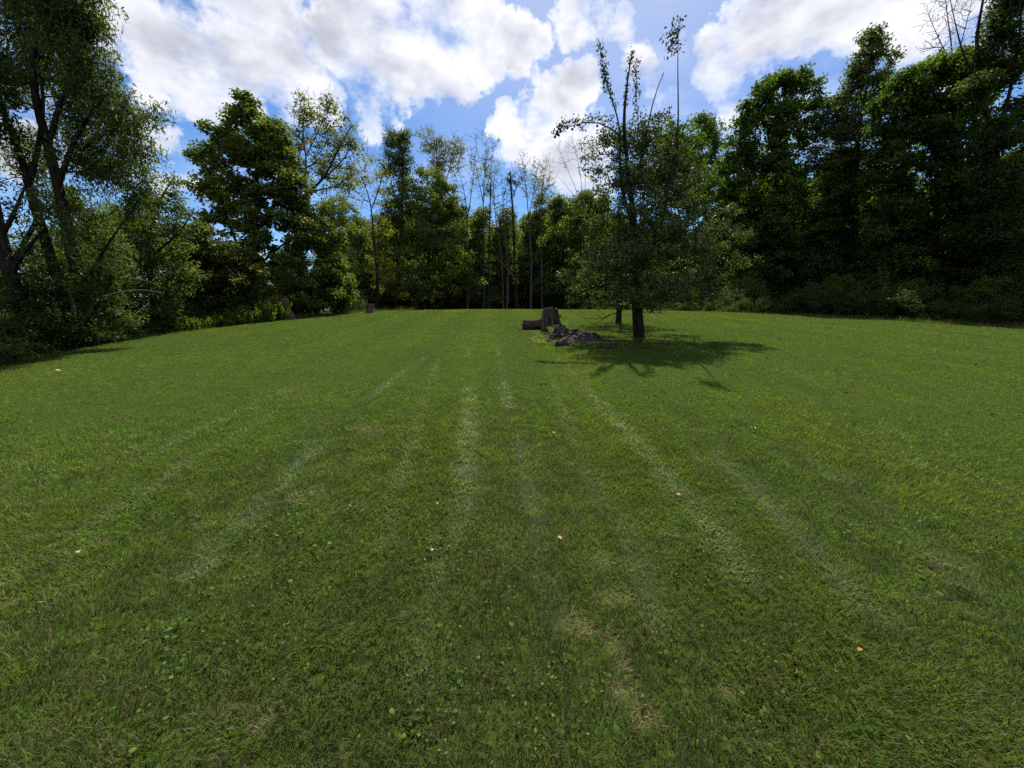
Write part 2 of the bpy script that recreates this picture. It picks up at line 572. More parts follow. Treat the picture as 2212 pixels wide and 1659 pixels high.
GREENS = {
    'bright_maple': [(0.076, 0.106, 0.021), (0.087, 0.117, 0.022), (0.064, 0.092, 0.020), (0.101, 0.124, 0.023)],
    'maple': [(0.049, 0.087, 0.015), (0.062, 0.102, 0.016), (0.041, 0.072, 0.015), (0.074, 0.114, 0.016)],
    'locust': [(0.059, 0.087, 0.028), (0.075, 0.103, 0.033), (0.051, 0.076, 0.027), (0.077, 0.099, 0.024)],
    'ash': [(0.105, 0.133, 0.029), (0.131, 0.148, 0.031), (0.091, 0.113, 0.034)],
    'fruit': [(0.046, 0.068, 0.018), (0.057, 0.079, 0.020), (0.038, 0.058, 0.016), (0.065, 0.089, 0.018)],
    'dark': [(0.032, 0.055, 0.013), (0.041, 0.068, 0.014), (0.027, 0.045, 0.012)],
    'yellow': [(0.145, 0.158, 0.025), (0.119, 0.143, 0.025), (0.169, 0.158, 0.033)],
    'weed': [(0.092, 0.150, 0.025), (0.110, 0.166, 0.027), (0.077, 0.128, 0.025), (0.136, 0.173, 0.035)],
    'ivy': [(0.027, 0.048, 0.011), (0.041, 0.062, 0.013)],
}


def lobe_tips(rng, lobes, n, Y):
    """clump centres spread through ellipsoids: (u, v, ru, rv[, dY[, weight[, ry factor]]]) as seen in the photograph"""
    W = []
    for lb in lobes:
        W.append((lb[2] * lb[3]) ** .85 * (lb[5] if len(lb) > 5 else 1))
    W = np.array(W) / sum(W)
    T, O = [], []
    for lb, w in zip(lobes, W):
        u, v, ru, rv = lb[:4]
        dY = lb[4] if len(lb) > 4 else 0
        fy = lb[6] if len(lb) > 6 else .9
        c = at(u, v, Y + dY); s = px_size(u, v, Y + dY)
        rx, rz = ru * s * math.cos(math.atan(abs(u - PW / 2) / PF)) ** .5, rv * s
        ry = max(rx, .6 * rz) * fy
        k = max(2, int(round(n * w)))
        d = unit(rng.normal(0, 1, (k, 3)))
        rr = rng.uniform(.25, 1, (k, 1)) ** .6 * np.where(rng.uniform(0, 1, (k, 1)) < .14, rng.uniform(1.05, 1.32, (k, 1)), 1)
        T.append(c + d * rr * np.array([rx, ry, rz])); O.append(unit(d / np.array([rx, ry, rz])))
    return np.concatenate(T), np.concatenate(O)


def line3(pts, Y):
    return [at(p[0], p[1], Y + (p[2] if len(p) > 2 else 0)) for p in pts]


SKEL_CACHE = {}


YS = {}


def tree(name, label, cat, base, Y, trunks, lobes, n_tips, per, size, cols, width=.6, spread=.55, seed=0, bark=None, leaf=None,
         yellow=.03, group=None, rtip=.013, hang=0., droop=.2, twigs=0, expo=.5, upb=.5, flat=.65, warm=None, leafless=0.0,
         base_drop=.25, extra=None, kpath=.35):
    """base: (u) of the foot at distance Y; trunks: list of (points in photo px, r0, r1); every trunk line starts at the foot or on an earlier one"""
    rng = np.random.default_rng(seed)
    bx = at(base[0], base[1], Y)[0]
    foot = np.array([bx, Y, gz(bx, Y)])
    sk = Skeleton()
    for i, (pts, r0, r1) in enumerate(trunks):
        P = line3(pts, Y)
        if i == 0 or pts[0][1] >= base[1] - 6:                # starts in the ground
            p0 = P[0]
            z = gz(p0[0], p0[1])
            P[0] = np.array([p0[0], p0[1], min(p0[2], z + .05)])
            P = [np.array([p0[0] - .02, p0[1], z - base_drop])] + P
            sk.line(P, r0 * 1.25, r1, rng=rng, step=.35)
        else:
            sk.line(P, r0, r1, attach=True, rng=rng, step=.35)
    root = add_obj(name, None, loc=foot)
    root.empty_display_size = .3
    tag(root, label, cat, group)
    tips = np.zeros((0, 3)); outw = tips
    if lobes:
        tips, outw = lobe_tips(rng, lobes, n_tips, Y)
        keep = tips[:, 2] > np.array([gz(a, b) for a, b in tips[:, :2]]) + .12
        tips, outw = tips[keep], outw[keep]
        sk.grow(tips, rng, kpath=kpath)
    if twigs:                                               # bare fine twigs spreading from the limb ends
        tw = []
        for t in tips:
            for q in range(twigs):
                tw.append(t + unit(rng.normal(0, .5, 3) + np.array([0, 0, .9])) * rng.uniform(.35, 1.0))
        sk.grow(np.array(tw), rng, kpath=1.0)
    sk.p = [q - foot for q in sk.p]
    add_obj('trunk', sk.mesh('trunk', bark or M_BARK, rtip=rtip, expo=expo), root)
    if per > 0 and lobes:
        live = rng.uniform(0, 1, len(tips)) >= leafless
        V, Q, C = leaves(rng, tips[live] - foot, outw[live], per, spread, size, width, cols, yellow, flat, upb, droop, hang, warm)
        add_obj('crown', mesh_np('crown', V, Q, col=C, mats=[leaf or M_LEAF]), root)
    return root


# ---- the old fruit tree on the lawn
FY = 12.2
FRUIT_TRUNKS = [
    ([(1383, 733), (1379, 690), (1377, 640), (1376, 590), (1372, 540), (1368, 480), (1362, 410, -.1), (1352, 330), (1344, 280), (1346, 230), (1356, 170), (1366, 110)], .152, .016),
    ([(1378, 600), (1400, 545, -.3), (1425, 500, -.5), (1437, 440, -.5), (1440, 400, -.5), (1462, 330, -.4), (1466, 290, -.4), (1467, 240, -.4), (1464, 180, -.4), (1459, 110, -.4), (1466, 52, -.4)], .075, .007),
    ([(1370, 500), (1350, 440, .4), (1335, 380, .4), (1345, 300, .3), (1336, 250, .3), (1312, 190, .3), (1302, 150, .3), (1296, 95, .3)], .07, .008),
    ([(1362, 420), (1385, 350, .2), (1395, 300, .2), (1402, 255, .2), (1406, 230, .2), (1420, 180, .2), (1434, 157, .2)], .05, .012),
    ([(1345, 300, .3), (1320, 265, .2), (1290, 258, 0), (1255, 262, 0), (1225, 268, 0), (1207, 280, 0), (1197, 292, 0)], .035, .006),
    ([(1370, 560), (1330, 520, .6), (1290, 490, .9), (1255, 500, 1.1), (1225, 540, 1.2)], .06, .012),
    ([(1374, 580), (1430, 540, .8), (1490, 510, 1.0), (1550, 500, 1.0), (1605, 505, 1.0)], .07, .012),
    ([(1376, 610), (1430, 600, -.8), (1490, 605, -1.2), (1540, 630, -1.4)], .055, .010),
    ([(1376, 615), (1320, 610, -.8), (1270, 620, -1.2), (1235, 640, -1.4)], .05, .010),
    ([(1402, 255, .2), (1425, 248, .2), (1450, 262, .2), (1462, 285, .2)], .02, .006),
]
FRUIT_LOBES = [
    (1330, 370, 62, 62, 0, 1.25), (1400, 350, 66, 66, 0, 1.25), (1460, 390, 52, 66, .2, 1.25), (1380, 290, 60, 40, .1, .8), (1300, 450, 68, 55, .3), (1390, 450, 80, 66, -.3),
    (1480, 470, 80, 62, .2), (1560, 500, 52, 58, .3), (1270, 530, 56, 54, .2, .8), (1360, 540, 90, 66, -.5), (1460, 560, 92, 62, -.4),
    (1560, 570, 58, 42, .1), (1250, 600, 44, 38, .2, .55), (1330, 610, 80, 42, -.5), (1420, 630, 84, 34, -.6), (1500, 625, 64, 34, -.3),
    (1300, 630, 60, 24, .6, .6), (1600, 505, 24, 22, .6, .8), (1230, 635, 28, 18, .2, .8), (1540, 640, 30, 16, -.6, .8),
    (1335, 300, 42, 32, .2, .9), (1390, 300, 40, 36, .2, .9), (1440, 330, 40, 40, .1, .9), (1460, 290, 24, 26, 0, .7),
    (1285, 320, 30, 34, .2, .6), (1440, 400, 80, 50, .8, .8),
    (1325, 600, 80, 42, 1.0, .7), (1450, 600, 100, 45, 1.0, .9), (1400, 660, 90, 12, .2, .8), (1372, 470, 60, 60, -1.0, 1.1), (1380, 550, 70, 60, -1.5, 1.1), (1385, 625, 90, 34, -1.6, 1.1), (1365, 390, 44, 44, -.7, 1.0), (1440, 520, 60, 60, -1.2, .9), (1310, 560, 56, 46, -1.1, .6),
]
fruit = tree('fruit_tree', 'old fruit tree with tall whippy shoots standing on the mown lawn beside the stump', 'tree', (1383, 733), FY,
             FRUIT_TRUNKS, FRUIT_LOBES, 900, 62, .076, GREENS['fruit'], width=.62, spread=.27, seed=11, bark=M_BARK, leaf=M_FRUIT_LEAF,
             yellow=.015, rtip=.006, expo=.52, kpath=.2, droop=.3)
ROOT_F = np.array(fruit.location)


def shoot_leaves(lines, per, size, spread, seed, cols, Y, parent, foot, name='shoot_leaves', step=.09, leaf=None, yellow=.03, width=.5):
    rng = np.random.default_rng(seed)
    cs = []
    for pts in lines:
        P = np.array(line3(pts, Y)); seg = np.linalg.norm(np.diff(P, axis=0), axis=1); L = np.concatenate([[0], np.cumsum(seg)])
        t = np.arange(0, L[-1], step)
        cs.append(np.stack([np.interp(t, L, P[:, k]) for k in range(3)], 1))
    cs = np.concatenate(cs) - foot
    V, Q, C = leaves(rng, cs, np.zeros_like(cs), per, spread, size, width, cols, yellow, 1.0, .1, .5)
    return add_obj(name, mesh_np(name, V, Q, col=C, mats=[leaf or M_FRUIT_LEAF]), parent)


dkf = [(.026, .034, .016), (.034, .042, .018), (.04, .046, .022)]
shoot_leaves([[(1312, 190, .3), (1304, 150, .3), (1295, 88, .3)], [(1330, 230, .3), (1312, 190, .3)]], 15, .085, .15, 1, dkf, FY, fruit, ROOT_F)
shoot_leaves([[(1350, 230), (1356, 170), (1366, 105)], [(1375, 250), (1374, 190), (1374, 130)], [(1390, 300), (1385, 240)]], 13, .085, .14, 2, dkf, FY, fruit, ROOT_F)
shoot_leaves([[(1463, 120, -.4), (1459, 80, -.4), (1466, 45, -.4)], [(1450, 118, -.4), (1446, 80, -.4), (1447, 62, -.4)]], 13, .095, .21, 3, dkf, FY, fruit, ROOT_F)
shoot_leaves([[(1320, 262, .2), (1290, 256), (1255, 258), (1225, 264), (1207, 278), (1197, 293)], [(1216, 264), (1203, 285)]], 11, .09, .15, 4, dkf, FY, fruit, ROOT_F)
shoot_leaves([[(1440, 258, .2), (1452, 262, .2), (1462, 285, .2)], [(1420, 250, .2), (1446, 240, .2), (1450, 228, .2)]], 8, .085, .11, 5, dkf, FY, fruit, ROOT_F)
shoot_leaves([[(1300, 250, .3), (1306, 300, .3), (1300, 350, .3)], [(1250, 270), (1265, 290)]], 6, .085, .15, 6, dkf, FY, fruit, ROOT_F)


def blob(rng, c, r, n=6, k=7, stretch=1.2):
    V, Q = [], []
    for i in range(k + 1):
        th = math.pi * i / k
        rr = r * math.sin(th) * (1 + .25 * (i / k)) + 1e-4
        for j in range(n):
            a = 2 * math.pi * j / n
            V.append((c[0] + rr * math.cos(a), c[1] + rr * math.sin(a), c[2] + r * stretch * math.cos(th)))
    for i in range(k):
        for j in range(n):
            Q.append((i * n + j, i * n + (j + 1) % n, (i + 1) * n + (j + 1) % n, (i + 1) * n + j))
    return V, Q


M_FRUIT = bark_mat('fruit_skin', (.05, .05, .02), (.10, .085, .035), 10, .1, 1)
_r0 = np.random.default_rng(5)
for (u, v, dy) in [(1207, 292, 0), (1211, 284, 0), (1199, 296, 0), (1226, 276, 0), (1236, 279, 0), (1248, 270, 0), (1302, 152, .25), (1304, 160, .3),
                   (1307, 168, .25), (1301, 141, .3), (1306, 176, .3), (1391, 268, .1), (1348, 345, -.4), (1412, 372, -.5), (1440, 300, .1), (1290, 272, 0)]:
    V, Q = blob(_r0, (0, 0, 0), .032)
    add_obj('fruit', mesh_np('fruit', V, Q, smooth=True, mats=[M_FRUIT]), fruit, loc=tuple(at(u, v, FY + dy) - ROOT_F))

# dead twiggy bough hanging low on the left of the crown
_sk = Skeleton(); _rg = np.random.default_rng(8)
DB = [([(1372, 640, -.1), (1345, 668, -.9), (1320, 680, -1.1), (1300, 687, -1.2), (1285, 690, -1.2), (1262, 688, -1.2)], .03, .006),
      ([(1320, 680, -1.1), (1296, 694, -1.2), (1285, 700, -1.25)], .012, .005), ([(1300, 687, -1.2), (1292, 677, -1.3), (1281, 674, -1.3)], .01, .004),
      ([(1330, 676, -1.1), (1322, 688, -1.1), (1319, 698, -1.1)], .01, .004), ([(1310, 684, -1.2), (1300, 676, -1.1), (1290, 668, -1.1)], .01, .004),
      ([(1268, 688, -1.2), (1256, 684, -1.2), (1246, 680, -1.2)], .007, .004)]
for i, (pts, a, b) in enumerate(DB): _sk.line(np.array(line3(pts, FY)) - ROOT_F, a, b, step=.1, attach=True if i else None, rng=_rg, wob=.15)
add_obj('dead_branch', _sk.mesh('dead_branch', M_BARK, rtip=.004), fruit)

# ---- its smaller neighbour behind
FY2 = 16.6
fruit2 = tree('fruit_tree', 'smaller fruit tree half hidden behind the large fruit tree, only its slim dark trunk clear', 'tree', (1337, 700), FY2,
              [([(1336, 701), (1338, 680), (1338, 640), (1342, 590), (1338, 520), (1335, 440)], .115, .02), ([(1338, 640), (1310, 590), (1290, 540)], .05, .012), ([(1340, 620), (1380, 570), (1400, 520)], .05, .012)],
              [(1340, 500, 60, 60), (1300, 560, 60, 50), (1385, 550, 60, 55), (1340, 590, 80, 40), (1330, 640, 70, 22)], 170, 50, .085, GREENS['fruit'],
              spread=.38, seed=12, leaf=M_FRUIT_LEAF, rtip=.007)

# ---- the wood edge, left to right
willow = tree('willow_tree', 'tall willow at the left edge with two dark leaning trunks and drooping narrow leaves', 'tree', (172, 720), 12.0,
              [([(190, 722), (178, 640), (160, 560), (140, 470), (126, 400), (104, 320), (78, 230), (70, 120), (90, 0)], .17, .05),
               ([(165, 722), (145, 650), (112, 560), (85, 470), (62, 400), (42, 320), (10, 240), (-20, 150)], .14, .06),
               ([(126, 400), (150, 320), (190, 250), (240, 190)], .09, .02), ([(104, 320), (130, 220), (180, 120), (200, 30)], .08, .02),
               ([(62, 400), (90, 330), (100, 200), (70, 60)], .09, .02), ([(178, 640), (215, 560), (250, 500), (290, 450)], .07, .015),
               ([(85, 470), (40, 540), (10, 600)], .08, .03)],
              [(40, -120, 170, 110, 0, 1, .6), (140, -30, 100, 90, 0, 1, .6), (60, 40, 120, 70, .5, 1.1, .6), (165, 80, 74, 80, 0, 1.1, .6), (205, 180, 62, 62, 0, 1.1, .6),
               (255, 245, 54, 48, 0, 1, .6), (130, 170, 76, 60, .4, 1, .6), (40, 150, 70, 70, .5, .9, .6), (205, 270, 62, 50, .3, .9, .6), (285, 300, 44, 38, 0, .9, .6),
               (325, 262, 22, 24, 0, .6), (335, 232, 14, 12, 0, .4), (230, 350, 70, 44, .3, .8, .6), (290, 390, 52, 44, .4, .8, .6), (130, 270, 50, 40, .6, .5, .6), (180, 430, 50, 40, .3, .5, .6), (120, 540, 50, 50, .6, .5, .5), (230, 520, 60, 60, .5, .8, .5), (60, 330, 60, 50, .5, .6, .5), (110, 400, 60, 50, .6, .5, .5), (190, 340, 60, 50, .3, .8, .5), (300, 450, 40, 40, .3, .6, .5), (150, 450, 50, 40, .6, .5, .5), (90, 430, 44, 50, -.8, .25, .5), (140, 510, 44, 50, -.7, .3, .5), (60, 520, 40, 50, -.6, .3, .5), (120, 340, 40, 40, -.6, .25, .5)],
              840, 70, .145, GREENS['locust'], width=.24, spread=.42, seed=21, hang=.7, droop=.85, upb=.3, flat=.8, yellow=.01, expo=.48, rtip=.012)
snag_left = tree('leaning_tree', 'dark leaning trunk cut by the left picture edge under the willow crown', 'tree', (55, 745), 11.2,
                 [([(62, 748), (50, 680), (25, 590), (5, 510), (-20, 400), (-60, 250)], .16, .08), ([(25, 590), (60, 540), (100, 490)], .08, .03), ([(5, 510), (40, 440), (62, 380)], .07, .02)],
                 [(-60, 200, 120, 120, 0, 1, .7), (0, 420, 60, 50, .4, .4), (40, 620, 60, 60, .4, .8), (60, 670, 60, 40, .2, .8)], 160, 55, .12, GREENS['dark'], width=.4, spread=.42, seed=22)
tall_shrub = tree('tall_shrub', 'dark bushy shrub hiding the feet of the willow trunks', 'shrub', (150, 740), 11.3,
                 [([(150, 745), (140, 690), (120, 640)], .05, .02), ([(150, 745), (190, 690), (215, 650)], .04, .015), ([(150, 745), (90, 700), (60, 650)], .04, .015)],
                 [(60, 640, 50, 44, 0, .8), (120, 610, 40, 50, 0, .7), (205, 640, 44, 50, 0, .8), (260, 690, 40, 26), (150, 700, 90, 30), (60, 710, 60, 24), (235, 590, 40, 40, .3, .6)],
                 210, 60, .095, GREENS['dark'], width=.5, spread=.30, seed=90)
mid_left = tree('broadleaf_tree', 'dull green young tree between the willow and the big maple, its top tuft pointed', 'tree', (330, 690), 16.0,
                [([(335, 700), (325, 600), (320, 500), (345, 430), (378, 380)], .12, .02), ([(325, 600), (280, 520), (250, 450)], .07, .02), ([(322, 560), (390, 500), (420, 450)], .06, .02)],
                [(378, 400, 18, 26, 0, .8), (355, 450, 46, 36), (300, 470, 64, 44), (240, 500, 70, 60, .5), (400, 480, 26, 40, 0, .9), (350, 530, 60, 48), (270, 570, 80, 56), (190, 560, 70, 60, .8), (360, 590, 60, 46), (240, 630, 86, 46), (330, 650, 70, 40, -.5), (180, 660, 70, 40, 1.0)],
                430, 66, .13, GREENS['locust'], width=.42, spread=.45, seed=23, yellow=.02)
brown_bush = tree('small_maple', 'low spreading maple sapling with bronze tinted leaves at the foot of the big maple', 'tree', (450, 680), 19.0,
                  [([(455, 690), (450, 620), (430, 560), (415, 520)], .06, .02), ([(450, 630), (490, 570), (500, 540)], .05, .015)],
                  [(430, 505, 46, 26), (480, 540, 50, 34), (410, 560, 60, 40), (500, 600, 60, 40), (420, 620, 70, 40), (520, 640, 40, 22), (460, 660, 70, 20)],
                  210, 75, .13, [(.052, .060, .018), (.040, .062, .017), (.062, .060, .020), (.045, .075, .018)], width=.9, spread=.42, seed=24, yellow=.03)
maple = tree('maple_tree', 'big dense maple with lumpy dark green crown left of centre', 'tree', (545, 690), 24.0,
             [([(546, 694), (548, 600), (546, 520), (554, 440), (556, 360), (548, 270)], .26, .03), ([(546, 600), (510, 520), (480, 440), (460, 380)], .12, .03), ([(552, 500), (600, 430), (625, 360)], .12, .03), ([(550, 580), (620, 520), (680, 500)], .1, .03)],
             [(530, 235, 26, 32, 0, 1), (556, 265, 44, 34, 0, 1), (590, 300, 44, 38), (500, 255, 16, 22, 0, .8), (475, 300, 44, 32), (560, 330, 72, 40), (445, 345, 34, 34), (520, 370, 66, 36, -.6), (615, 350, 40, 40),
              (610, 400, 56, 40, -.5), (450, 405, 40, 30, -.3), (505, 430, 50, 36, -.6), (580, 450, 60, 44, -.8), (650, 440, 40, 40), (470, 480, 44, 30, -.4), (545, 500, 40, 30, -1.0), (630, 510, 64, 50, -.8),
              (700, 520, 44, 50), (560, 560, 70, 44, -.8), (650, 590, 80, 50, -1.0), (720, 600, 40, 46), (600, 640, 80, 34, -1.0), (690, 645, 70, 30, -1), (740, 640, 30, 28), (500, 560, 40, 40, 0)],
             680, 95, .16, GREENS['bright_maple'], width=.95, spread=.52, seed=25, yellow=.005)
open_tree = tree('ash_tree', 'thin crowned tree with a crooked leaning limb and orange tints right of the maple', 'tree', (655, 680), 28.0,
                 [([(648, 684), (650, 560), (628, 450), (668, 415), (700, 385), (722, 340), (740, 300), (762, 270)], .2, .03), ([(650, 560), (660, 440), (660, 340), (654, 270), (658, 215)], .12, .02),
                  ([(700, 385), (740, 350), (765, 300)], .06, .02), ([(668, 415), (716, 405), (760, 380)], .06, .02), ([(660, 340), (690, 280), (708, 220)], .05, .012)],
                 [(655, 240, 34, 28, 0, .7), (680, 275, 40, 34, 0, .6), (715, 235, 26, 28, 0, .6), (735, 285, 38, 34, 0, .7), (760, 330, 20, 40, 0, .7), (700, 320, 44, 36, 0, .6), (725, 375, 50, 34, 0, .6), (680, 380, 40, 40, 0, .6), (755, 400, 26, 30, 0, .5), (640, 300, 20, 40, 0, .7)],
                 250, 24, .17, GREENS['ash'], width=.6, spread=.5, seed=26, bark=M_BARK, yellow=.07, warm=(.22, .13, .03), twigs=2, rtip=.012)
sapling = tree('locust_sapling', 'slender yellowish sapling with forked dark trunk and sky behind', 'tree', (812, 664), 32.0,
               [([(812, 668), (816, 600), (806, 520), (803, 450), (790, 400), (775, 375)], .12, .03), ([(803, 450), (822, 400), (832, 340)], .06, .015), ([(806, 520), (830, 500), (840, 470)], .04, .01), ([(790, 400), (760, 380), (735, 370)], .04, .012)],
               [(755, 375, 40, 26, 0, .8), (800, 365, 36, 30, 0, .8), (770, 420, 34, 24, 0, .5), (820, 420, 24, 36, 0, .5), (800, 345, 20, 18, 0, .6), (835, 490, 20, 30, 0, .5), (795, 560, 36, 30, 0, .5), (830, 590, 30, 40, 0, .6)],
               120, 34, .13, GREENS['yellow'], width=.5, spread=.55, seed=27, yellow=.05, twigs=1)
tall_elm = tree('elm_tree', 'tall narrow tree with a rounded leafy head and vine wrapped stem', 'tree', (858, 664), 39.0,
                [([(858, 668), (862, 560), (868, 460), (870, 390), (868, 330), (862, 290)], .16, .03), ([(868, 460), (845, 400), (838, 340), (845, 300)], .06, .015)],
                [(848, 300, 22, 20), (872, 305, 16, 22), (860, 340, 30, 26), (845, 380, 24, 26, 0, .8), (872, 380, 16, 40, 0, 1.2), (840, 430, 22, 30, 0, .5), (855, 470, 40, 34), (835, 520, 26, 36), (840, 580, 40, 44)],
                330, 64, .19, GREENS['locust'], width=.55, spread=.62, seed=28)
round_tree = tree('rounded_tree', 'broad rounded green tree in the middle of the far wood edge', 'tree', (925, 664), 38.0,
                  [([(926, 668), (925, 560), (935, 480), (935, 420)], .16, .03), ([(925, 560), (880, 500), (860, 470)], .08, .02), ([(926, 570), (970, 510), (990, 480)], .08, .02)],
                  [(925, 392, 44, 26), (965, 420, 30, 36), (885, 430, 40, 34), (935, 450, 56, 40, -.8), (990, 480, 26, 44), (870, 500, 44, 44), (945, 510, 60, 44, -1), (900, 560, 60, 44, -.8), (980, 560, 46, 50, -.4), (940, 610, 70, 40, -.6), (870, 610, 44, 40), (1010, 610, 30, 40)],
                  600, 92, .175, [(.088, .120, .030), (.074, .110, .028), (.104, .126, .032)], width=.7, spread=.66, seed=29, yellow=.02)
sparse_top = tree('thin_topped_tree', 'half bare tree rising behind the rounded tree with grey twigs and a vine clump', 'tree', (955, 664), 42.0,
                  [([(955, 670), (958, 520), (955, 420), (946, 350), (938, 300)], .16, .02), ([(955, 420), (975, 350), (985, 300)], .07, .015), ([(946, 350), (925, 310), (915, 290)], .05, .012)],
                  [(925, 305, 24, 22, 0, .8), (945, 330, 26, 30, 0, 1), (965, 330, 26, 34, 0, .7), (985, 340, 22, 40, 0, .6), (935, 365, 24, 22, 0, .9)],
                  170, 30, .18, GREENS['ash'], width=.5, spread=.55, seed=30, yellow=.08, twigs=3, bark=M_BARK_GREY, warm=(.16, .13, .04))

BARE = [
    (1012, 30.0, [([(1010, 668), (1012, 560), (1010, 470), (1000, 400), (985, 345)], .10, .012), ([(1010, 470), (1022, 390), (1030, 300)], .05, .01)], [(990, 370, 26, 50), (1025, 340, 20, 55), (1010, 420, 30, 40)], 26, 3, 'bare grey tree rising just right of the rounded tree, twiggy top against blue sky'),
    (1046, 32.0, [([(1044, 668), (1046, 540), (1044, 440), (1048, 360), (1052, 300)], .11, .012), ([(1044, 440), (1030, 370), (1022, 320)], .05, .01), ([(1046, 420), (1062, 360), (1066, 310)], .04, .01)], [(1040, 340, 30, 50), (1062, 350, 22, 50), (1040, 400, 30, 40)], 40, 14, 'tallest half dead tree left of the ivy snag, twigs reaching above its neighbours'),
    (1070, 30.5, [([(1088, 668), (1084, 560), (1070, 470), (1066, 400), (1072, 350)], .08, .012)], [(1070, 400, 26, 40), (1075, 440, 22, 30)], 18, 3, 'slim bare tree with pale curved stem left of the ivy snag'),
    (1096, 29.5, [([(1095, 667), (1098, 590), (1090, 500), (1086, 430), (1098, 380)], .09, .014)], [(1095, 420, 22, 40), (1085, 470, 20, 40)], 16, 0, 'leafless pale stemmed tree directly beside the ivy snag'),
    (1145, 31.0, [([(1147, 667), (1148, 560), (1142, 470), (1136, 400), (1128, 345)], .12, .014), ([(1142, 470), (1156, 400), (1164, 345)], .05, .01)], [(1125, 370, 24, 34), (1142, 390, 20, 40), (1160, 380, 18, 36)], 44, 7, 'tall thin tree with sparse little leaves against white cloud, right of the ivy snag'),
    (1170, 32.0, [([(1172, 668), (1170, 560), (1168, 460), (1172, 390), (1180, 350)], .12, .012), ([(1168, 460), (1152, 400)], .04, .01), ([(1170, 440), (1188, 380)], .04, .01)], [(1175, 380, 24, 36), (1165, 420, 28, 34), (1186, 400, 16, 34)], 48, 9, 'round headed twiggy tree nearest the bare shrub behind the fruit tree'),
]
for i, (u, Y, tr, lb, nt_, per, lab) in enumerate(BARE):
    tree('bare_tree', lab, 'tree', (u, 668), Y * 1.26, tr, lb, int(nt_ * 1.5), per * 1.6, .15, GREENS['ash'], width=.55, spread=.45, seed=40 + i, bark=M_BARK_GREY, twigs=4, rtip=.013,
         yellow=.05, group='thin half bare trees at the far wood edge')
snag = tree('ivy_snag', 'dead broken trunk with ivy clumps at its top standing between bare trees', 'tree', (1106, 667), 38.0,
            [([(1118, 668), (1112, 560), (1108, 470), (1105, 420), (1102, 372)], .13, .07), ([(1106, 430), (1116, 405), (1120, 392)], .05, .04)],
            [(1101, 380, 10, 12), (1104, 402, 11, 18), (1118, 396, 8, 8), (1107, 440, 5, 30), (1111, 510, 8, 50), (1113, 590, 6, 40)], 90, 34, .10, GREENS['ivy'], width=.8, spread=.28, seed=50, rtip=.008)
tree('ivy_snag', 'ivy covered dead stem just left of the bare tree with twigs reaching highest', 'tree', (1062, 667), 37.0,
     [([(1056, 668), (1056, 560), (1058, 470), (1060, 400)], .10, .05)], [(1060, 420, 7, 30), (1058, 480, 9, 40), (1057, 560, 8, 50)], 50, 30, .10, GREENS['ivy'], width=.8, spread=.28, seed=51, rtip=.008)
bare_shrub = tree('bare_shrub', 'leafless many stemmed shrub fanning pale twigs behind the left side of the fruit tree', 'shrub', (1262, 668), 35.0,
                  [([(1262, 668), (1258, 540), (1262, 440), (1250, 350), (1234, 300)], .07, .012), ([(1262, 470), (1240, 400), (1210, 330), (1195, 305)], .035, .009), ([(1262, 440), (1265, 360), (1258, 285)], .03, .009),
                   ([(1264, 480), (1282, 400), (1286, 330), (1276, 285)], .03, .009), ([(1258, 450), (1225, 400), (1195, 370)], .03, .008)],
                  [(1235, 320, 26, 36), (1262, 310, 22, 36), (1215, 350, 22, 30), (1282, 340, 14, 40)], 34, 0, .1, GREENS['ash'], seed=52, bark=M_BARK_GREY, twigs=3, rtip=.011)
mid_trees = [
    (1020, 33.5, [(1015, 520, 34, 30), (1040, 570, 40, 40), (1000, 610, 40, 36), (1030, 640, 50, 24), (1040, 470, 20, 24, 0, .6)], [(.082, .118, .032), (.094, .128, .034)], 'light green bushy tree at the foot of the bare trees, right of the rounded tree'),
    (1085, 35.0, [(1080, 540, 34, 40), (1105, 590, 44, 44), (1070, 625, 40, 34), (1090, 480, 20, 30, 0, .6)], [(.074, .106, .030), (.088, .118, .032)], 'leafy young tree directly behind the ivy snag'),
    (1150, 36.0, [(1150, 500, 30, 40), (1160, 560, 44, 44), (1135, 610, 44, 40), (1180, 630, 40, 30), (1170, 450, 20, 30, 0, .6)], [(.082, .120, .034), (.070, .104, .030)], 'leafy tree filling the space between ivy snag and stump'),
    (770, 33.0, [(765, 520, 30, 34, 0, .7), (785, 590, 40, 40), (760, 630, 36, 30), (820, 640, 40, 26)], [(.092, .122, .030), (.078, .112, .028)], 'yellow green bushy tree at the foot of the slender sapling'),
    (1215, 33.0, [(1210, 450, 26, 26), (1225, 490, 36, 34), (1200, 540, 40, 40), (1235, 590, 40, 40), (1195, 615, 40, 36)], [(.088, .122, .034), (.074, .110, .030)], 'light green feathery tree behind the stump'),
    (1275, 30.0, [(1262, 440, 30, 26), (1290, 470, 34, 34), (1255, 500, 44, 40), (1280, 560, 50, 50), (1250, 620, 50, 36)], GREENS['maple'], 'leafy green tree directly behind the left half of the fruit tree crown'),
    (1475, 31.0, [(1440, 300, 40, 30), (1480, 330, 46, 44), (1430, 370, 50, 44), (1500, 400, 50, 50), (1460, 480, 70, 60), (1500, 580, 60, 60)], GREENS['maple'], 'tree with bright top leaves just behind the right half of the fruit tree crown'),
    (1530, 36.0, [(1515, 265, 28, 16), (1545, 280, 24, 20), (1525, 320, 50, 36), (1540, 390, 50, 50), (1560, 480, 50, 60), (1570, 580, 50, 60)], GREENS['maple'], 'tree whose low rounded top fills the dip between fruit tree and tall right wood'),
]
for i, (u, Y, lb, c, lab) in enumerate(mid_trees):
    t0 = lb[0]
    tree('leafy_tree', lab, 'tree', (u, 668), Y * 1.26, [([(u, 672), (u + 3, 580), (u - 2, 500), (t0[0], t0[1] + 10)], .15, .03)], lb, 360, 80, .205, c, width=.7, spread=.72, seed=60 + i)

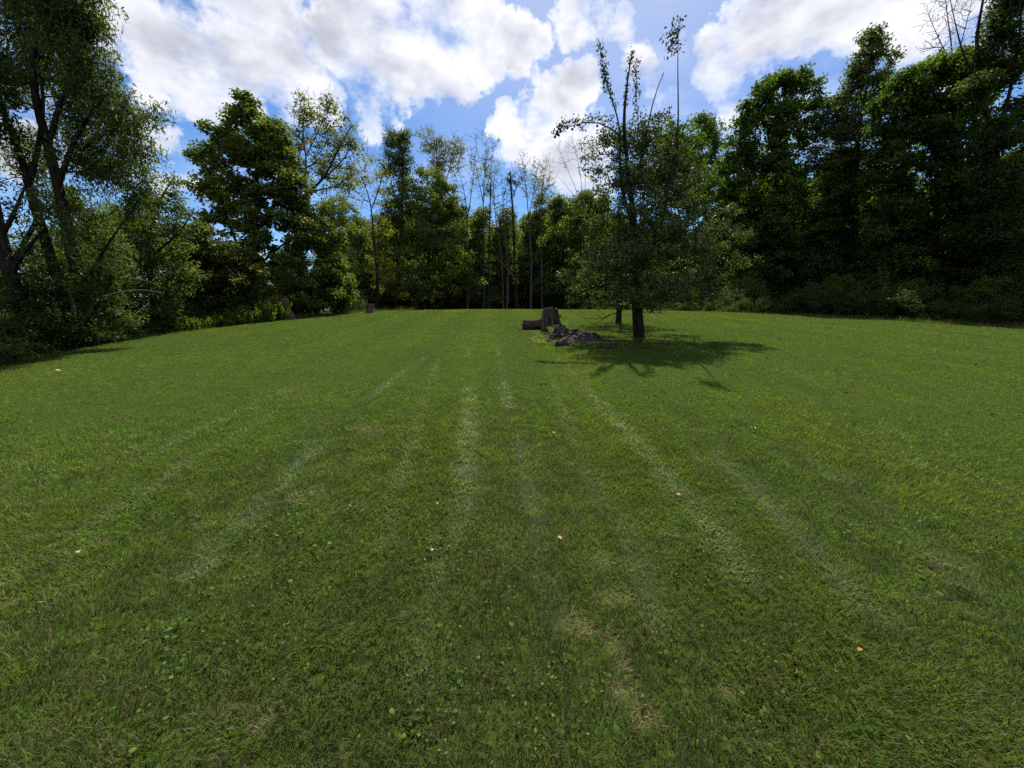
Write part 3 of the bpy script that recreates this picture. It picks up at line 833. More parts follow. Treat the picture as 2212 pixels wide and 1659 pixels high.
# right hand wood
R1 = tree('tall_maple', 'tall maple with sunlit yellow green top at the left end of the dark right wood', 'tree', (1665, 690), 34,
          [([(1665, 694), (1660, 600), (1665, 480), (1680, 360), (1690, 260)], .22, .03), ([(1662, 500), (1630, 400), (1620, 330)], .1, .02), ([(1665, 480), (1720, 380), (1730, 280)], .1, .02)],
          [(1735, 160, 14, 12), (1700, 158, 12, 10), (1650, 180, 12, 12), (1620, 225, 14, 14), (1765, 225, 16, 18), (1765, 185, 10, 12), (1715, 172, 28, 18), (1680, 185, 40, 24), (1645, 210, 28, 26), (1720, 215, 40, 34), (1665, 250, 50, 36), (1610, 260, 20, 30), (1600, 310, 36, 36), (1700, 290, 56, 44), (1640, 340, 56, 44), (1580, 370, 36, 50), (1600, 420, 60, 50), (1690, 390, 64, 56), (1650, 480, 80, 60), (1590, 520, 46, 50), (1680, 570, 90, 60), (1610, 620, 60, 44), (1720, 640, 70, 40)],
          780, 88, .19, GREENS['maple'], width=.9, spread=.66, seed=70, yellow=.01)
R2 = tree('tall_ash', 'slender loose topped tree poking above the right wood, its crown split in three tufts', 'tree', (1850, 700), 32,
          [([(1850, 704), (1848, 560), (1850, 400), (1858, 260), (1880, 150), (1888, 80)], .2, .025), ([(1858, 260), (1830, 200), (1810, 170)], .06, .02), ([(1858, 260), (1900, 190), (1935, 120)], .06, .015)],
          [(1880, 80, 22, 14), (1890, 110, 22, 30), (1862, 140, 24, 24), (1845, 180, 30, 30), (1880, 190, 36, 36), (1932, 125, 16, 24, 0, .6), (1920, 160, 20, 20, 0, .4), (1815, 215, 20, 18), (1800, 250, 44, 36), (1850, 270, 50, 44), (1790, 320, 50, 50), (1850, 370, 60, 60), (1790, 430, 60, 60), (1860, 500, 70, 70), (1800, 580, 70, 70)],
          640, 88, .175, GREENS['locust'], width=.65, spread=.62, seed=71)
R3 = tree('tall_maple', 'massive dark maple with broad rounded green top right of the three tufted tree', 'tree', (2030, 716), 28,
          [([(2030, 722), (2020, 600), (2025, 450), (2020, 320), (2030, 230)], .25, .04), ([(2022, 500), (1960, 400), (1930, 300)], .12, .03), ([(2025, 450), (2080, 350), (2110, 250)], .12, .03)],
          [(1960, 165, 18, 14), (2020, 135, 20, 12), (2085, 125, 20, 14), (2130, 145, 16, 16), (1905, 225, 16, 16), (1935, 185, 14, 14), (2000, 165, 56, 26), (2070, 150, 56, 28), (1950, 205, 44, 34), (2030, 215, 76, 44), (2110, 195, 46, 48), (1915, 265, 36, 40), (1970, 290, 70, 54), (2070, 300, 80, 64), (1920, 360, 56, 56), (2000, 390, 80, 60), (2100, 410, 80, 64), (1930, 470, 70, 64), (2040, 510, 90, 70), (1950, 590, 80, 64), (2100, 600, 80, 70)],
          800, 90, .195, GREENS['maple'], width=.9, spread=.66, seed=72, yellow=.005)
R4 = tree('half_dead_tree', 'very tall tree at the right edge with grey leafless twigs and dark leaf masses', 'tree', (2190, 730), 25.5,
          [([(2190, 736), (2175, 600), (2160, 450), (2150, 300), (2120, 200), (2110, 80), (2130, -40)], .26, .05), ([(2150, 300), (2180, 200), (2200, 100), (2210, 0)], .12, .03), ([(2120, 200), (2080, 120), (2060, 40), (2050, -20)], .07, .015)],
          [(2165, 60, 40, 44), (2190, 130, 40, 50), (2200, -30, 60, 60), (2130, 120, 30, 30, 0, .7), (2200, 260, 44, 60), (2190, 400, 50, 60), (2200, 560, 50, 60), (2140, 300, 44, 50, -1.5), (2150, 400, 50, 50, -1.8), (2150, 500, 54, 50, -1.8), (2160, 600, 54, 50, -1.8), (2110, 200, 30, 40, -1.0, .8)],
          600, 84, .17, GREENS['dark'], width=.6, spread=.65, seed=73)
R5 = tree('bare_topped_tree', 'grey twiggy bare top rising above the massive dark maple', 'tree', (2075, 716), 30,
          [([(2075, 720), (2070, 500), (2070, 300), (2060, 150), (2050, 60), (2040, -20)], .15, .02), ([(2060, 150), (2030, 90), (2005, 30)], .05, .012), ([(2060, 150), (2085, 70), (2100, 0)], .05, .012)],
          [(2020, 60, 36, 50), (2050, 20, 40, 50), (2085, 60, 30, 50), (2050, -60, 60, 40), (2040, 110, 40, 36)], 70, 4, .12, GREENS['locust'], width=.4, spread=.45, seed=74, bark=M_BARK_GREY, twigs=4, rtip=.011)

# ---- the depth of the wood: the same kinds of tree again further back, turned and scaled
_rw = np.random.default_rng(77)
KINDS = {'round': (round_tree, 13.0), 'maple': (maple, 13.5), 'left': (mid_left, 5.6), 'tall': (R1, 21.0), 'ash': (R2, 22.0)}
n_wood = 0


def wood_tree(az, r, kind, want, label, group):
    a = math.radians(az)
    x, y = r * math.sin(a), r * math.cos(a)
    root, H = KINDS[kind]
    d = dup(root, (x, y, gz(x, y) - .1), _rw.uniform(0, 6.28), want / H, label, group)
    d.name = 'wood_tree'


for az in np.arange(-66, -21, 4.5):                     # left: a loose belt, sky showing above it
    r0 = float(lawn_r(az))
    for k in range(2):
        wood_tree(az + _rw.uniform(-2, 2), r0 + 13 + k * 9 + _rw.uniform(-2, 3), ['left', 'round'][k] if _rw.uniform() < .6 else 'maple', _rw.uniform(4.5, 7) * (1 + .12 * k),
                  'leafy tree behind the left wood edge, seen through gaps under the willow and maple', 'trees behind the left wood edge')
for az in np.arange(-22, 18, 2.9):                      # ahead: filled to mid height behind the thin trees
    for k in range(3):
        wood_tree(az + _rw.uniform(-1.4, 1.4), 51 + k * 6 + _rw.uniform(-2, 2), ['round', 'maple', 'left'][k] if _rw.uniform() < .6 else 'round', _rw.uniform(10.5, 14.0) + (1 if az > 4 else 0) + k * .6,
                  'leafy tree filling the shade behind the thin trees at the far wood edge', 'trees behind the far wood edge')
for az in np.arange(16, 76, 4.0):                       # right: tall dark wood several trees deep
    for k in range(3):
        wood_tree(az + _rw.uniform(-1.8, 1.8), 43 + k * 7 + _rw.uniform(-2, 2) - max(0, az - 50) * .2, 'tall' if _rw.uniform() < .5 else 'maple', (_rw.uniform(12, 15) if az > 24 else _rw.uniform(10, 12)),
                  'tall leafy tree in the dark depth of the right wood', 'trees deep in the right wood')

# ------------------------------------------------------------------ grass on the lawn


def poly_dist(x, y, pts):
    d = np.full(x.shape, 1e9)
    for a, b in zip(pts[:-1], pts[1:]):
        ab = b - a
        t = np.clip(((x - a[0]) * ab[0] + (y - a[1]) * ab[1]) / (ab @ ab), 0, 1)
        d = np.minimum(d, np.hypot(x - a[0] - t * ab[0], y - a[1] - t * ab[1]))
    return d


def gxy(u, v):
    return ground_hit(u, v)[:2]


PALE = [([(1000, 1110), (1004, 1040), (1007, 980), (1010, 920), (1012, 860), (1011, 800), (1012, 740)], .13, 1.0),
        ([(1600, 1240), (1530, 1140), (1475, 1075), (1415, 1005), (1350, 930), (1285, 860), (1240, 810), (1215, 780)], .11, 1.0),
        ([(430, 1230), (510, 1140), (600, 1060), (660, 990), (705, 935), (770, 885), (850, 820), (920, 770)], .11, .9),
        ([(1640, 895), (1560, 860), (1505, 836)], .10, .7), ([(1100, 880), (1084, 800), (1075, 750)], .09, .7),
        ([(1760, 1010), (1880, 1080), (2010, 1190), (2100, 1270)], .10, .7), ([(1300, 1090), (1255, 980), (1215, 880), (1180, 790)], .09, .5), ([(820, 1180), (860, 1060), (890, 950), (930, 830), (950, 760)], .09, .55), ([(1420, 1350), (1385, 1230), (1340, 1120)], .08, .5), ([(1950, 950), (1800, 850), (1690, 790)], .10, .5), ([(1880, 1330), (1740, 1180), (1620, 1060), (1540, 980)], .10, .6), ([(0, 1270), (160, 1160), (330, 1050), (480, 960), (600, 890)], .11, .6),
        ([(900, 1500), (905, 1380), (950, 1240), (1000, 1110)], .10, .7), ([(1190, 1330), (1160, 1180), (1140, 1050), (1120, 950)], .08, .5), ([(300, 1000), (480, 905), (640, 835)], .10, .5), ([(1700, 830), (1830, 905), (2000, 1010)], .10, .4)]
STRAW = [(1390, 1560, 30, 26), (1300, 1210, 18, 14), (1345, 1445, 20, 20), (850, 1350, 10, 10), (665, 1072, 40, 14), (800, 930, 40, 9), (660, 848, 28, 11), (440, 1133, 18, 5), (1352, 1505, 34, 34), (1320, 1290, 40, 20), (872, 1330, 14, 16), (1325, 1400, 26, 26),
         (570, 1560, 30, 25), (500, 1530, 30, 14), (745, 1640, 14, 12), (2040, 1210, 26, 9), (25, 1300, 25, 9), (940, 1160, 18, 18), (1240, 1350, 34, 25), (1565, 1490, 24, 18),
         (1500, 990, 16, 8), (700, 1110, 20, 8), (1450, 1150, 20, 10), (990, 1010, 18, 10), (270, 900, 22, 6), (1180, 640, 2, 2)]
PALE_W = [(np.array([gxy(*p) for p in pts]), w, k) for pts, w, k in PALE]
STRAW_W = []
for (u, v, ru, rv) in STRAW:
    c = gxy(u, v); e = gxy(u + ru, v); f = gxy(u, v - rv)
    STRAW_W.append((c, np.hypot(*(e - c)), np.hypot(*(f - c))))


def lawn_fields(x, y):
    F = {}
    F['n6'] = fbm(x / 5.5 + 3, y / 5.5, 31, 3)
    F['n1'] = fbm(x / 1.3, y / 1.8, 32, 3)
    F['n3'] = fbm(x / .38, y / .38, 33, 3)
    F['n0'] = vnoise(x / .11, y / .11, 34)
    pale = np.zeros_like(x)
    for pts, w, k in PALE_W:
        d = poly_dist(x, y, pts)
        d = d + (fbm(x / .25, y / .25, 36, 2) - .5) * .10
        pale = np.maximum(pale, k * np.exp(-(d / (w * .8)) ** 2) * np.clip((fbm(x / .9, y / 1.6, 37, 2) - .2) * 2.2, 0, 1))
    straw = np.zeros_like(x)
    for c, a, b in STRAW_W:
        r = np.hypot((x - c[0]) / max(a, .02), (y - c[1]) / max(b, .02)) + (fbm(x / .12, y / .12, 38, 3) - .5) * 1.3
        straw = np.maximum(straw, np.clip(1.3 - r, 0, 1))
    F['pale'] = pale; F['straw'] = straw
    return F


def build_grass(seed, n, r_lo, r_hi, density_r0, tri, name):
    rng = np.random.default_rng(seed)
    # radial sampling: dense by the viewer's feet, thinner with distance
    rr = np.linspace(r_lo, r_hi, 2000)
    pdf = rr / (1 + (rr / density_r0) ** 2)
    cdf = np.cumsum(pdf); cdf /= cdf[-1]
    r = np.interp(rng.uniform(0, 1, n), cdf, rr)
    az = np.radians(rng.uniform(-72, 72, n))
    x = r * np.sin(az); y = r * np.cos(az) - .55
    R = np.hypot(x, y); azd = np.degrees(np.arctan2(x, y))
    F = lawn_fields(x, y)
    ok = (R < lawn_r(azd) + .3 * rng.uniform(-1, 1, n))
    fade = np.clip((R - 4.0) / 3.5, 0, 1) if tri else 1 - np.clip((R - 4.0) / 3.5, 0, 1)
    ok &= rng.uniform(0, 1, n) < fade
    hole = np.clip((.36 - F['n3']) * 7, 0, 1)
    ok &= rng.uniform(0, 1, n) > hole * .6
    ok &= rng.uniform(0, 1, n) > F['straw'] * .35
    x, y, R = x[ok], y[ok], R[ok]
    F = {k: q[ok] for k, q in F.items()}
    n = len(x)
    z = hgt(x, y) - Z0
    edge_ = np.clip((R / lawn_r(np.degrees(np.arctan2(x, y))) - .965) * 30, 0, 1)
    h = (.020 + .018 * F['n1'] + .018 * F['n3']) * rng.uniform(.6, 1.35, n) * (1 + edge_ * rng.uniform(0, 1.0, n))
    h *= (1 - .5 * F['straw']) * (.68 if tri else 1.05)
    far_w = 1 + .035 * np.maximum(R - 7, 0)
    wd = far_w * (.0029 if tri else .0029) * rng.uniform(.7, 1.4, n) * (1 + np.maximum(0, R - 1.2) * .19)
    # the mower lays the blades over, one way up the slope and the other way down
    lane = np.tanh(1.6 * np.sin((x + .03 * y + .15 * (fbm(x / 1.5, y / 3, 41, 2) - .5)) / 1.07 * np.pi + .6))
    lean_dir = rng.uniform(0, 2 * np.pi, n)
    lx = np.cos(lean_dir) * .6 + .05; ly = np.sin(lean_dir) * .6 + lane * .50
    cl = 2 * np.pi * fbm(x / .22, y / .22, 39, 2) * 2
    lx += np.cos(cl) * .45; ly += np.sin(cl) * .45
    flat = np.clip(F['pale'] * .25 + F['straw'] * .9, 0, 1)
    ll = h * (rng.uniform(.45, 1.1, n) + flat * .9)
    m = np.maximum(np.hypot(lx, ly), .15)
    lx, ly = lx / m * ll, ly / m * ll
    hz = h * (1 - .6 * flat)
    ang = rng.uniform(0, 2 * np.pi, n)
    bx, by = np.cos(ang) * wd * .5, np.sin(ang) * wd * .5
    # colour of the blades: two kinds of green, yellowed and dried ones
    g1 = np.array([.092, .152, .027]); g2 = np.array([.112, .166, .027]); g3 = np.array([.076, .138, .034]); br = np.array([.135, .118, .066])
    a = np.clip((F['n1'] - .42) * 4.5, 0, 1)[:, None]
    C = g1 * (1 - a) + g2 * a
    b = np.clip((F['n6'] - .5) * 4, 0, 1)[:, None] * .6
    C = C * (1 - b) + g3 * b
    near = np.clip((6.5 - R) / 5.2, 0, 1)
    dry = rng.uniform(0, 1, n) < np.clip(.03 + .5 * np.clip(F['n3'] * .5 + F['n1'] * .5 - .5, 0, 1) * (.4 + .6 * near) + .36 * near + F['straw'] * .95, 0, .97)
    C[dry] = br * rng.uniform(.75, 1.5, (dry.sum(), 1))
    st = dry & (F['straw'] > .25)
    C[st] = np.array([.235, .165, .105]) * rng.uniform(.6, 1.4, (st.sum(), 1))
    p = np.clip(F['pale'] * 1.25, 0, 1)[:, None] * rng.uniform(.45, 1, (n, 1))
    C = C * (1 - p) + np.array([.26, .30, .20]) * p
    C *= (1 - .30 * near)[:, None]            # vignette darkening put into the blade colour towards the viewer
    C *= (1 + .14 * lane * (.4 + .6 * vnoise(x / 2.2, y / 4, 43)))[:, None]   # light and dark sheen of the leaning mower lanes painted into the blades
    C *= rng.normal(1, .17, n).clip(.5, 1.7)[:, None] * (.72 + .56 * F['n0'])[:, None]
    base = np.stack([x, y, z - .004], 1)
    B = np.stack([bx, by, 0 * bx], 1)
    T = base + np.stack([lx, ly, hz], 1)
    if tri:
        V = np.stack([base - B, base + B, T], 1).reshape(-1, 3)
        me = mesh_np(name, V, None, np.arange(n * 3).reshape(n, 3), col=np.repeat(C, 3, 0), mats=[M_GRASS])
    else:
        M = base + np.stack([lx * .34, ly * .34, hz * .62], 1)
        V = np.stack([base - B, base + B, M + B * .85, M - B * .85, T], 1).reshape(-1, 3)
        i = np.arange(n)[:, None] * 5
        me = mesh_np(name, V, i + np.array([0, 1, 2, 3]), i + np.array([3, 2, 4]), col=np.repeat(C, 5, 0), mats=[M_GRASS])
    o = add_obj(name, me)
    return o


NG = 1.0
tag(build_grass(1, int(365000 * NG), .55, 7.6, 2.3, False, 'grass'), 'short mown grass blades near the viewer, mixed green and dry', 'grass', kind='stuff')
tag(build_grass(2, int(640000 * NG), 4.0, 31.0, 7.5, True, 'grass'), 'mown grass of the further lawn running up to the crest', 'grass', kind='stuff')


def build_clover():
    rng = np.random.default_rng(9)
    PX, SZ = [], []
    cents = []
    for _ in range(380):
        r = .9 + rng.uniform(0, 1) ** .7 * 10; a = math.radians(rng.uniform(-60, 60))
        cents.append((r * math.sin(a), r * math.cos(a) - .2, rng.uniform(.04, .22), int(rng.integers(3, 26))))
    for (u, v, k, s) in [(1010, 1110, 60, .22), (1140, 1530, 40, .12), (990, 1250, 30, .2), (700, 1170, 60, .25), (920, 1640, 50, .14), (1280, 900, 70, .35), (1420, 1010, 60, .3), (1000, 960, 50, .3), (880, 1040, 50, .25),
                         (680, 1420, 40, .12), (1500, 1240, 40, .14), (1200, 1480, 30, .1), (950, 1480, 30, .1), (1650, 1640, 30, .08), (420, 1440, 40, .14)]:
        c = gxy(u, v); cents.append((c[0], c[1], s, k))
    for (cx, cy, s, k) in cents:
        q = rng.normal(0, 1, (k, 2)) * s + (cx, cy)
        PX.append(q); SZ.append(np.full(k, rng.uniform(.005, .0105)))
    q = np.concatenate(PX); s = np.concatenate(SZ) * rng.uniform(.6, 1.25, len(q))
    s = s * (1 + .06 * np.hypot(q[:, 0], q[:, 1]))
    n = len(q)
    P = np.stack([q[:, 0], q[:, 1], hgt(q[:, 0], q[:, 1]) - Z0 + rng.uniform(.022, .045, n)], 1)
    nrm = unit(rng.normal(0, .65, (n, 3)) + np.array([0, 0, 1]))
    t = unit(np.cross(nrm, rng.normal(0, 1, (n, 3)))); b = np.cross(nrm, t)
    ang = np.array([0, 50, 100, 145, 180, 215, 260, 310]) * np.pi / 180
    rad = np.array([1.0, .95, .9, .85, .55, .85, .9, .95])
    V = P[:, None] + s[:, None, None] * rad[None, :, None] * (np.cos(ang)[None, :, None] * t[:, None] + np.sin(ang)[None, :, None] * b[:, None])
    V = V + nrm[:, None] * (np.abs(np.sin(ang))[None, :, None] * s[:, None, None] * .22)
    i = np.arange(n)[:, None] * 8
    Q = np.concatenate([i + np.array([0, 1, 2, 7]), i + np.array([2, 3, 6, 7]), i + np.array([3, 4, 5, 6])])
    C = np.array([.072, .135, .028])[None] * rng.normal(1, .3, (n, 1)).clip(.6, 1.5)
    o = add_obj('clover', mesh_np('clover', V.reshape(-1, 3), Q, col=np.repeat(C, 8, 0), mats=[M_CLOVER]))
    tag(o, 'small round leaved weeds and clover dotted through the mown grass', 'clover', kind='stuff')


build_clover()

# fallen leaves lying on the lawn
LF = [(932, 1201, .034, (.42, .30, .20), 'pale peach round fallen leaf lying left of centre on the lawn'),
      (1210, 1176, .032, (.38, .27, .17), 'pale curled fallen leaf lying right of the middle of the lawn'),
      (1627, 933, .065, (.46, .41, .33), 'long whitish fallen leaf right of the fruit tree shadow'),
      (1466, 1080, .036, (.36, .25, .10), 'tan fallen leaf beside the pale mower line'),
      (1196, 942, .045, (.38, .22, .03), 'small orange yellow fallen leaf in front of the stump'),
      (1825, 847, .085, (.34, .24, .09), 'broad tan fallen leaf far right on the lawn'),
      (1853, 1421, .022, (.28, .15, .05), 'small orange leaf on the near right lawn'),
      (945, 1098, .022, (.17, .22, .14), 'grey green upturned leaf in the middle of the lawn'),
      (172, 1205, .03, (.24, .25, .16), 'pale leaf on the lawn at the left side'),
      (2108, 793, .09, (.36, .30, .16), 'buff leaf at the far right of the lawn'),
      (128, 805, .08, (.45, .42, .22), 'pale leaf near the shaded left lawn edge'),
      (212, 757, .09, (.40, .38, .18), 'yellowish leaf close under the left undergrowth')]
M_DRY = []


def dry_mat(c):
    m, nt, out = new_mat('dry_leaf')
    N, L = nt.nodes.new, nt.links.new
    n = N('ShaderNodeTexNoise'); n.inputs['Scale'].default_value = 90; n.inputs['Detail'].default_value = 3
    tc = N('ShaderNodeTexCoord'); L(tc.outputs['Object'], n.inputs['Vector'])
    mx = N('ShaderNodeMix'); mx.data_type = 'RGBA'; L(n.outputs['Fac'], mx.inputs[0])
    mx.inputs[6].default_value = (*[q * .75 for q in c], 1); mx.inputs[7].default_value = (*[min(1, q * 1.15) for q in c], 1)
    d = N('ShaderNodeBsdfDiffuse'); L(mx.outputs[2], d.inputs[0]); L(d.outputs[0], out.inputs[0])
    return m


_rl = np.random.default_rng(3)
for (u, v, s, c, lab) in LF:
    p = ground_hit(u, v)
    n = 10
    ang = np.arange(n) / n * 2 * np.pi
    rad = np.array([1.25, .95, .8, .78, .75, .6, .75, .78, .8, .95]) * s * .5
    if 'long' in lab: rad = rad * (1 - .55 * np.abs(np.sin(ang)))
    V = np.stack([np.cos(ang) * rad, np.sin(ang) * rad, .25 * s * (np.abs(np.sin(ang)) + .4 * np.cos(ang))], 1)
    V = np.concatenate([V, [[0, 0, 0], ], ]); V = np.concatenate([V, [[-s * .55, 0, .0], [-s * .95, .1 * s, .12 * s], [-s * .95, .04 * s, .10 * s]]])
    T = [(n, k, (k + 1) % n) for k in range(n)] + [(5, n + 2, n + 3)]
    o = add_obj('fallen_leaf', mesh_np('fallen_leaf', V, None, T, mats=[dry_mat(c)]), loc=(p[0], p[1], gz(p[0], p[1]) + .038))
    o.rotation_euler = (_rl.uniform(-.3, .3) - .15, _rl.uniform(-.3, .3), _rl.uniform(0, 6.28))
    tag(o, lab, 'fallen leaf')


_mb = dry_mat((.13, .085, .045))
for _k in range(30):
    _rd = .9 + 7 * _rl.uniform(0, 1) ** .8; _a = math.radians(_rl.uniform(-56, 56))
    _x, _y, s = _rd * math.sin(_a), _rd * math.cos(_a), _rl.uniform(.018, .034)
    ang = np.arange(8) / 8 * 2 * np.pi
    rad = np.array([1.2, .8, .72, .78, .7, .78, .72, .8]) * s * .5
    V = np.stack([np.cos(ang) * rad, np.sin(ang) * rad * .7, .45 * s * np.abs(np.sin(ang)) + .2 * s * np.cos(ang) ** 2], 1)
    V = np.concatenate([V, [[0, 0, 0]]])
    o = add_obj('fallen_leaf', mesh_np('fallen_leaf', V, None, [(8, q, (q + 1) % 8) for q in range(8)], mats=[_mb]), loc=(_x, _y, gz(_x, _y) + .022))
    o.rotation_euler = (_rl.uniform(-.5, .5), _rl.uniform(-.5, .5), _rl.uniform(0, 6.28))
    tag(o, 'small dull brown curled leaf sunk among the blades of the near lawn', 'fallen leaf', 'dull fallen leaves in the near lawn')


def build_fringe():
    """unmown grass standing along the edge of the lawn"""
    rng = np.random.default_rng(71)
    n = 52000
    az = rng.uniform(-64, 66, n)
    keep = (az < -14) | (az > 20)
    az = az[keep]; n = len(az)
    r = lawn_r(az) + rng.uniform(-.25, 1.6, n) ** 1.0
    a = np.radians(az); x, y = r * np.sin(a), r * np.cos(a)
    k = fbm(x / .5, y / .5, 72, 3)
    h = (.05 + .32 * np.clip(k - .30, 0, 1)) * rng.uniform(.5, 1.5, n) * np.clip((r - lawn_r(az) + .5) * 1.2, .25, 1.5)
    z = hgt(x, y) - Z0 - .02
    d = rng.uniform(0, 6.28, n); ll = h * rng.uniform(.2, .9, n)
    wd = rng.uniform(.006, .013, n); ang = rng.uniform(0, 6.28, n)
    B = np.stack([np.cos(ang) * wd, np.sin(ang) * wd, 0 * wd], 1) * .5
    b = np.stack([x, y, z], 1); T = b + np.stack([np.cos(d) * ll, np.sin(d) * ll, h], 1)
    C = np.where((rng.uniform(0, 1, n) < .22)[:, None], np.array([.12, .10, .045]), np.array([.058, .095, .024])) * rng.normal(1, .2, n).clip(.5, 1.6)[:, None]
    V = np.stack([b - B, b + B, T], 1).reshape(-1, 3)
    o = add_obj('tall_grass', mesh_np('tall_grass', V, None, np.arange(n * 3).reshape(n, 3), col=np.repeat(C, 3, 0), mats=[M_GRASS]))
    tag(o, 'unmown taller grass along the edge of the lawn', 'grass', kind='stuff')


build_fringe()

# ------------------------------------------------------------------ stump, log and debris heap
_rs = np.random.default_rng(15)


def stump_mesh(name, r, h, seed, mat, n=56, m=22, ridge=.16, hollow=True, lean=(0, 0), jag=.12, flare=.35, taper=.02):
    a = np.arange(n) / n * 2 * np.pi
    z = np.linspace(-.12, 1, m)
    A, Z = np.meshgrid(a, z, indexing='ij')
    sx, sy = np.cos(A), np.sin(A)
    # long ribs of split wood running up the trunk
    rib = fbm(A * 4.2 / np.pi * 3 + Z * .35, Z * .55 + 4, seed, 4) - .5
    rib = rib + .5 * (np.abs(fbm(A * 9 + 2 * np.sin(Z * 2), Z * .6, seed + 5, 3) - .5) * 2 - .4)
    wrap = .5 - .5 * np.cos(A)                              # the noise must close round the trunk
    rib2 = fbm((A - 2 * np.pi) * 4.2 / np.pi * 3 + Z * .35, Z * .55 + 4, seed, 4) - .5
    w = np.clip((A - 5.4) / .88, 0, 1); rib = rib * (1 - w) + rib2 * w
    R = r * (1 + ridge * 2.2 * rib + flare * np.exp(-np.maximum(Z, 0) * 7) * (1 + .7 * np.cos(A * 5 + seed)) + taper * (1 - Z) - .10 * np.exp(-((Z - .45) / .25) ** 2))
    top = 1 + jag * (fbm(A * 2.2, A * 0, seed + 9, 3) - .5) * 2
    top2 = 1 + jag * (fbm((A - 2 * np.pi) * 2.2, A * 0, seed + 9, 3) - .5) * 2
    top = top * (1 - w) + top2 * w
    H = Z * h * np.where(Z > 0, top, 1)
    V = np.stack([R * sx + lean[0] * np.maximum(Z, 0), R * sy + lean[1] * np.maximum(Z, 0), H], -1)
    inner = V[:, -1].copy(); cen = inner.mean(0)
    rings = [V.reshape(-1, 3)]
    q1 = cen + (inner - cen) * np.array([.72, .72, .8]); q1[:, 2] -= .02
    q2 = cen + (inner - cen) * np.array([.6, .6, .3]); q2[:, 2] -= (.25 * h if hollow else .03)
    base = n * m
    rings += [q1, q2, cen[None] - np.array([[0, 0, .3 * h if hollow else .03]])]
    Q = []
    i = np.arange(n)
    for j in range(m - 1):
        Q.append(np.stack([i * m + j, ((i + 1) % n) * m + j, ((i + 1) % n) * m + j + 1, i * m + j + 1], 1))
    Q.append(np.stack([i * m + m - 1, ((i + 1) % n) * m + m - 1, base + (i + 1) % n, base + i], 1))
    Q.append(np.stack([base + i, base + (i + 1) % n, base + n + (i + 1) % n, base + n + i], 1))
    T = np.stack([base + n + i, base + n + (i + 1) % n, np.full(n, base + 2 * n)], 1)
    return mesh_np(name, np.concatenate(rings), np.concatenate(Q), T, mats=[mat])


def foot_at(u, v):
    p = ground_hit(u, v)
    return np.array([p[0], p[1], gz(p[0], p[1])])


ST = foot_at(1189, 720)
s_ = px_size(1189, 700, ST[1])
stump = add_obj('tree_stump', None, loc=ST)
tag(stump, 'grey weathered broken stump with deep split ridges standing on the lawn', 'stump')
SR = 15.2 * s_; SH = 54 * s_
o = add_obj('trunk', stump_mesh('trunk', SR * .93, SH * .97, 3, M_WOOD_OLD, n=96, m=30, ridge=.30, jag=.10, flare=.22), stump)
bs = Skeleton(); bs.line([(SR * .8, -.05, SH * .52), (SR * 1.1, -.1, SH * .66), (SR * 1.45, -.12, SH * .70)], .05, .038, step=.05, rng=_rs, wob=.08)
add_obj('branch_stub', bs.mesh('branch_stub', M_WOOD_OLD), stump)
for k in range(17):                                      # split slabs of old wood standing round the core, gaps between
    a = 2 * math.pi * k / 17 + _rs.uniform(-.14, .14); hh = SH * _rs.uniform(.72, 1.03)
    if math.cos(a) > .5: hh *= .8
    sl = Skeleton(); c, s2 = math.cos(a), math.sin(a)
    r0_, r1_, r2_ = SR * _rs.uniform(1.12, 1.34), SR * _rs.uniform(.92, 1.06), SR * _rs.uniform(.94, 1.12)
    sl.line([(r0_ * c, r0_ * s2, -.06), (r1_ * c, r1_ * s2, hh * .35), (r1_ * c * .98, r1_ * s2 * .98, hh * .65), (r2_ * c, r2_ * s2, hh)], _rs.uniform(.045, .075), _rs.uniform(.03, .05), step=.11, rng=_rs, wob=.16)
    add_obj('bark_strip', sl.mesh('bark_strip', M_WOOD_OLD), stump)
sl = Skeleton(); sl.line([(SR * 1.38, -.12, -.05), (SR * 1.22, -.10, SH * .3), (SR * .98, -.08, SH * .72)], .085, .04, step=.12, rng=_rs, wob=.12)
add_obj('buttress', sl.mesh('buttress', M_WOOD_OLD), stump)

# the log lying beside it: a hollow length of rotten trunk
LA, LB = foot_at(1136, 714), foot_at(1178, 712)
log = add_obj('rotten_log', None, loc=LA)
tag(log, 'rotten hollow log lying on the lawn against the left side of the stump', 'log')
r_l = 13.5 * s_
L_l = float(np.linalg.norm(LB - LA)) * 1.1
me = stump_mesh('log_body', r_l, L_l, 21, bark_mat('rotten_wood', (.012, .009, .007), (.095, .072, .055), 7, 1.0, .2), ridge=.26, jag=.08, flare=0, taper=.1)
lo = add_obj('log_body', me, log)
dirv = unit(LB - LA)
# open end to the left and a little to the viewer
lo.rotation_euler = Vector(tuple(-(dirv + np.array([0, -.35, 0.06])))).to_track_quat('Z', 'Y').to_euler()
lo.location = Vector(tuple(dirv * L_l * .95)) + Vector((0, .12, r_l * .85))
st2 = add_obj('dead_stick', None, loc=foot_at(1124, 716))
ss = Skeleton(); ss.line([(0.02, 0, .01), (-.05, 0, .06), (-.11, 0, .10), (-.145, 0, .17)], .017, .011, step=.04)
bpy.data.objects.remove(st2)
o = add_obj('dead_stick', ss.mesh('dead_stick', M_BARK), loc=tuple(foot_at(1124, 716)))
tag(o, 'short dark curved stick poking from the grass left of the rotten log', 'stick')

# heap of crumbled wood, soil and stones on the right of the stump
HC = foot_at(1236, 736)
heap = add_obj('debris_heap', None, loc=HC)
tag(heap, 'low heap of crumbled wood, stones and soil spilling right from the stump', 'heap')
sh = px_size(1236, 735, HC[1])
hx0, hx1 = -62 * sh, 78 * sh


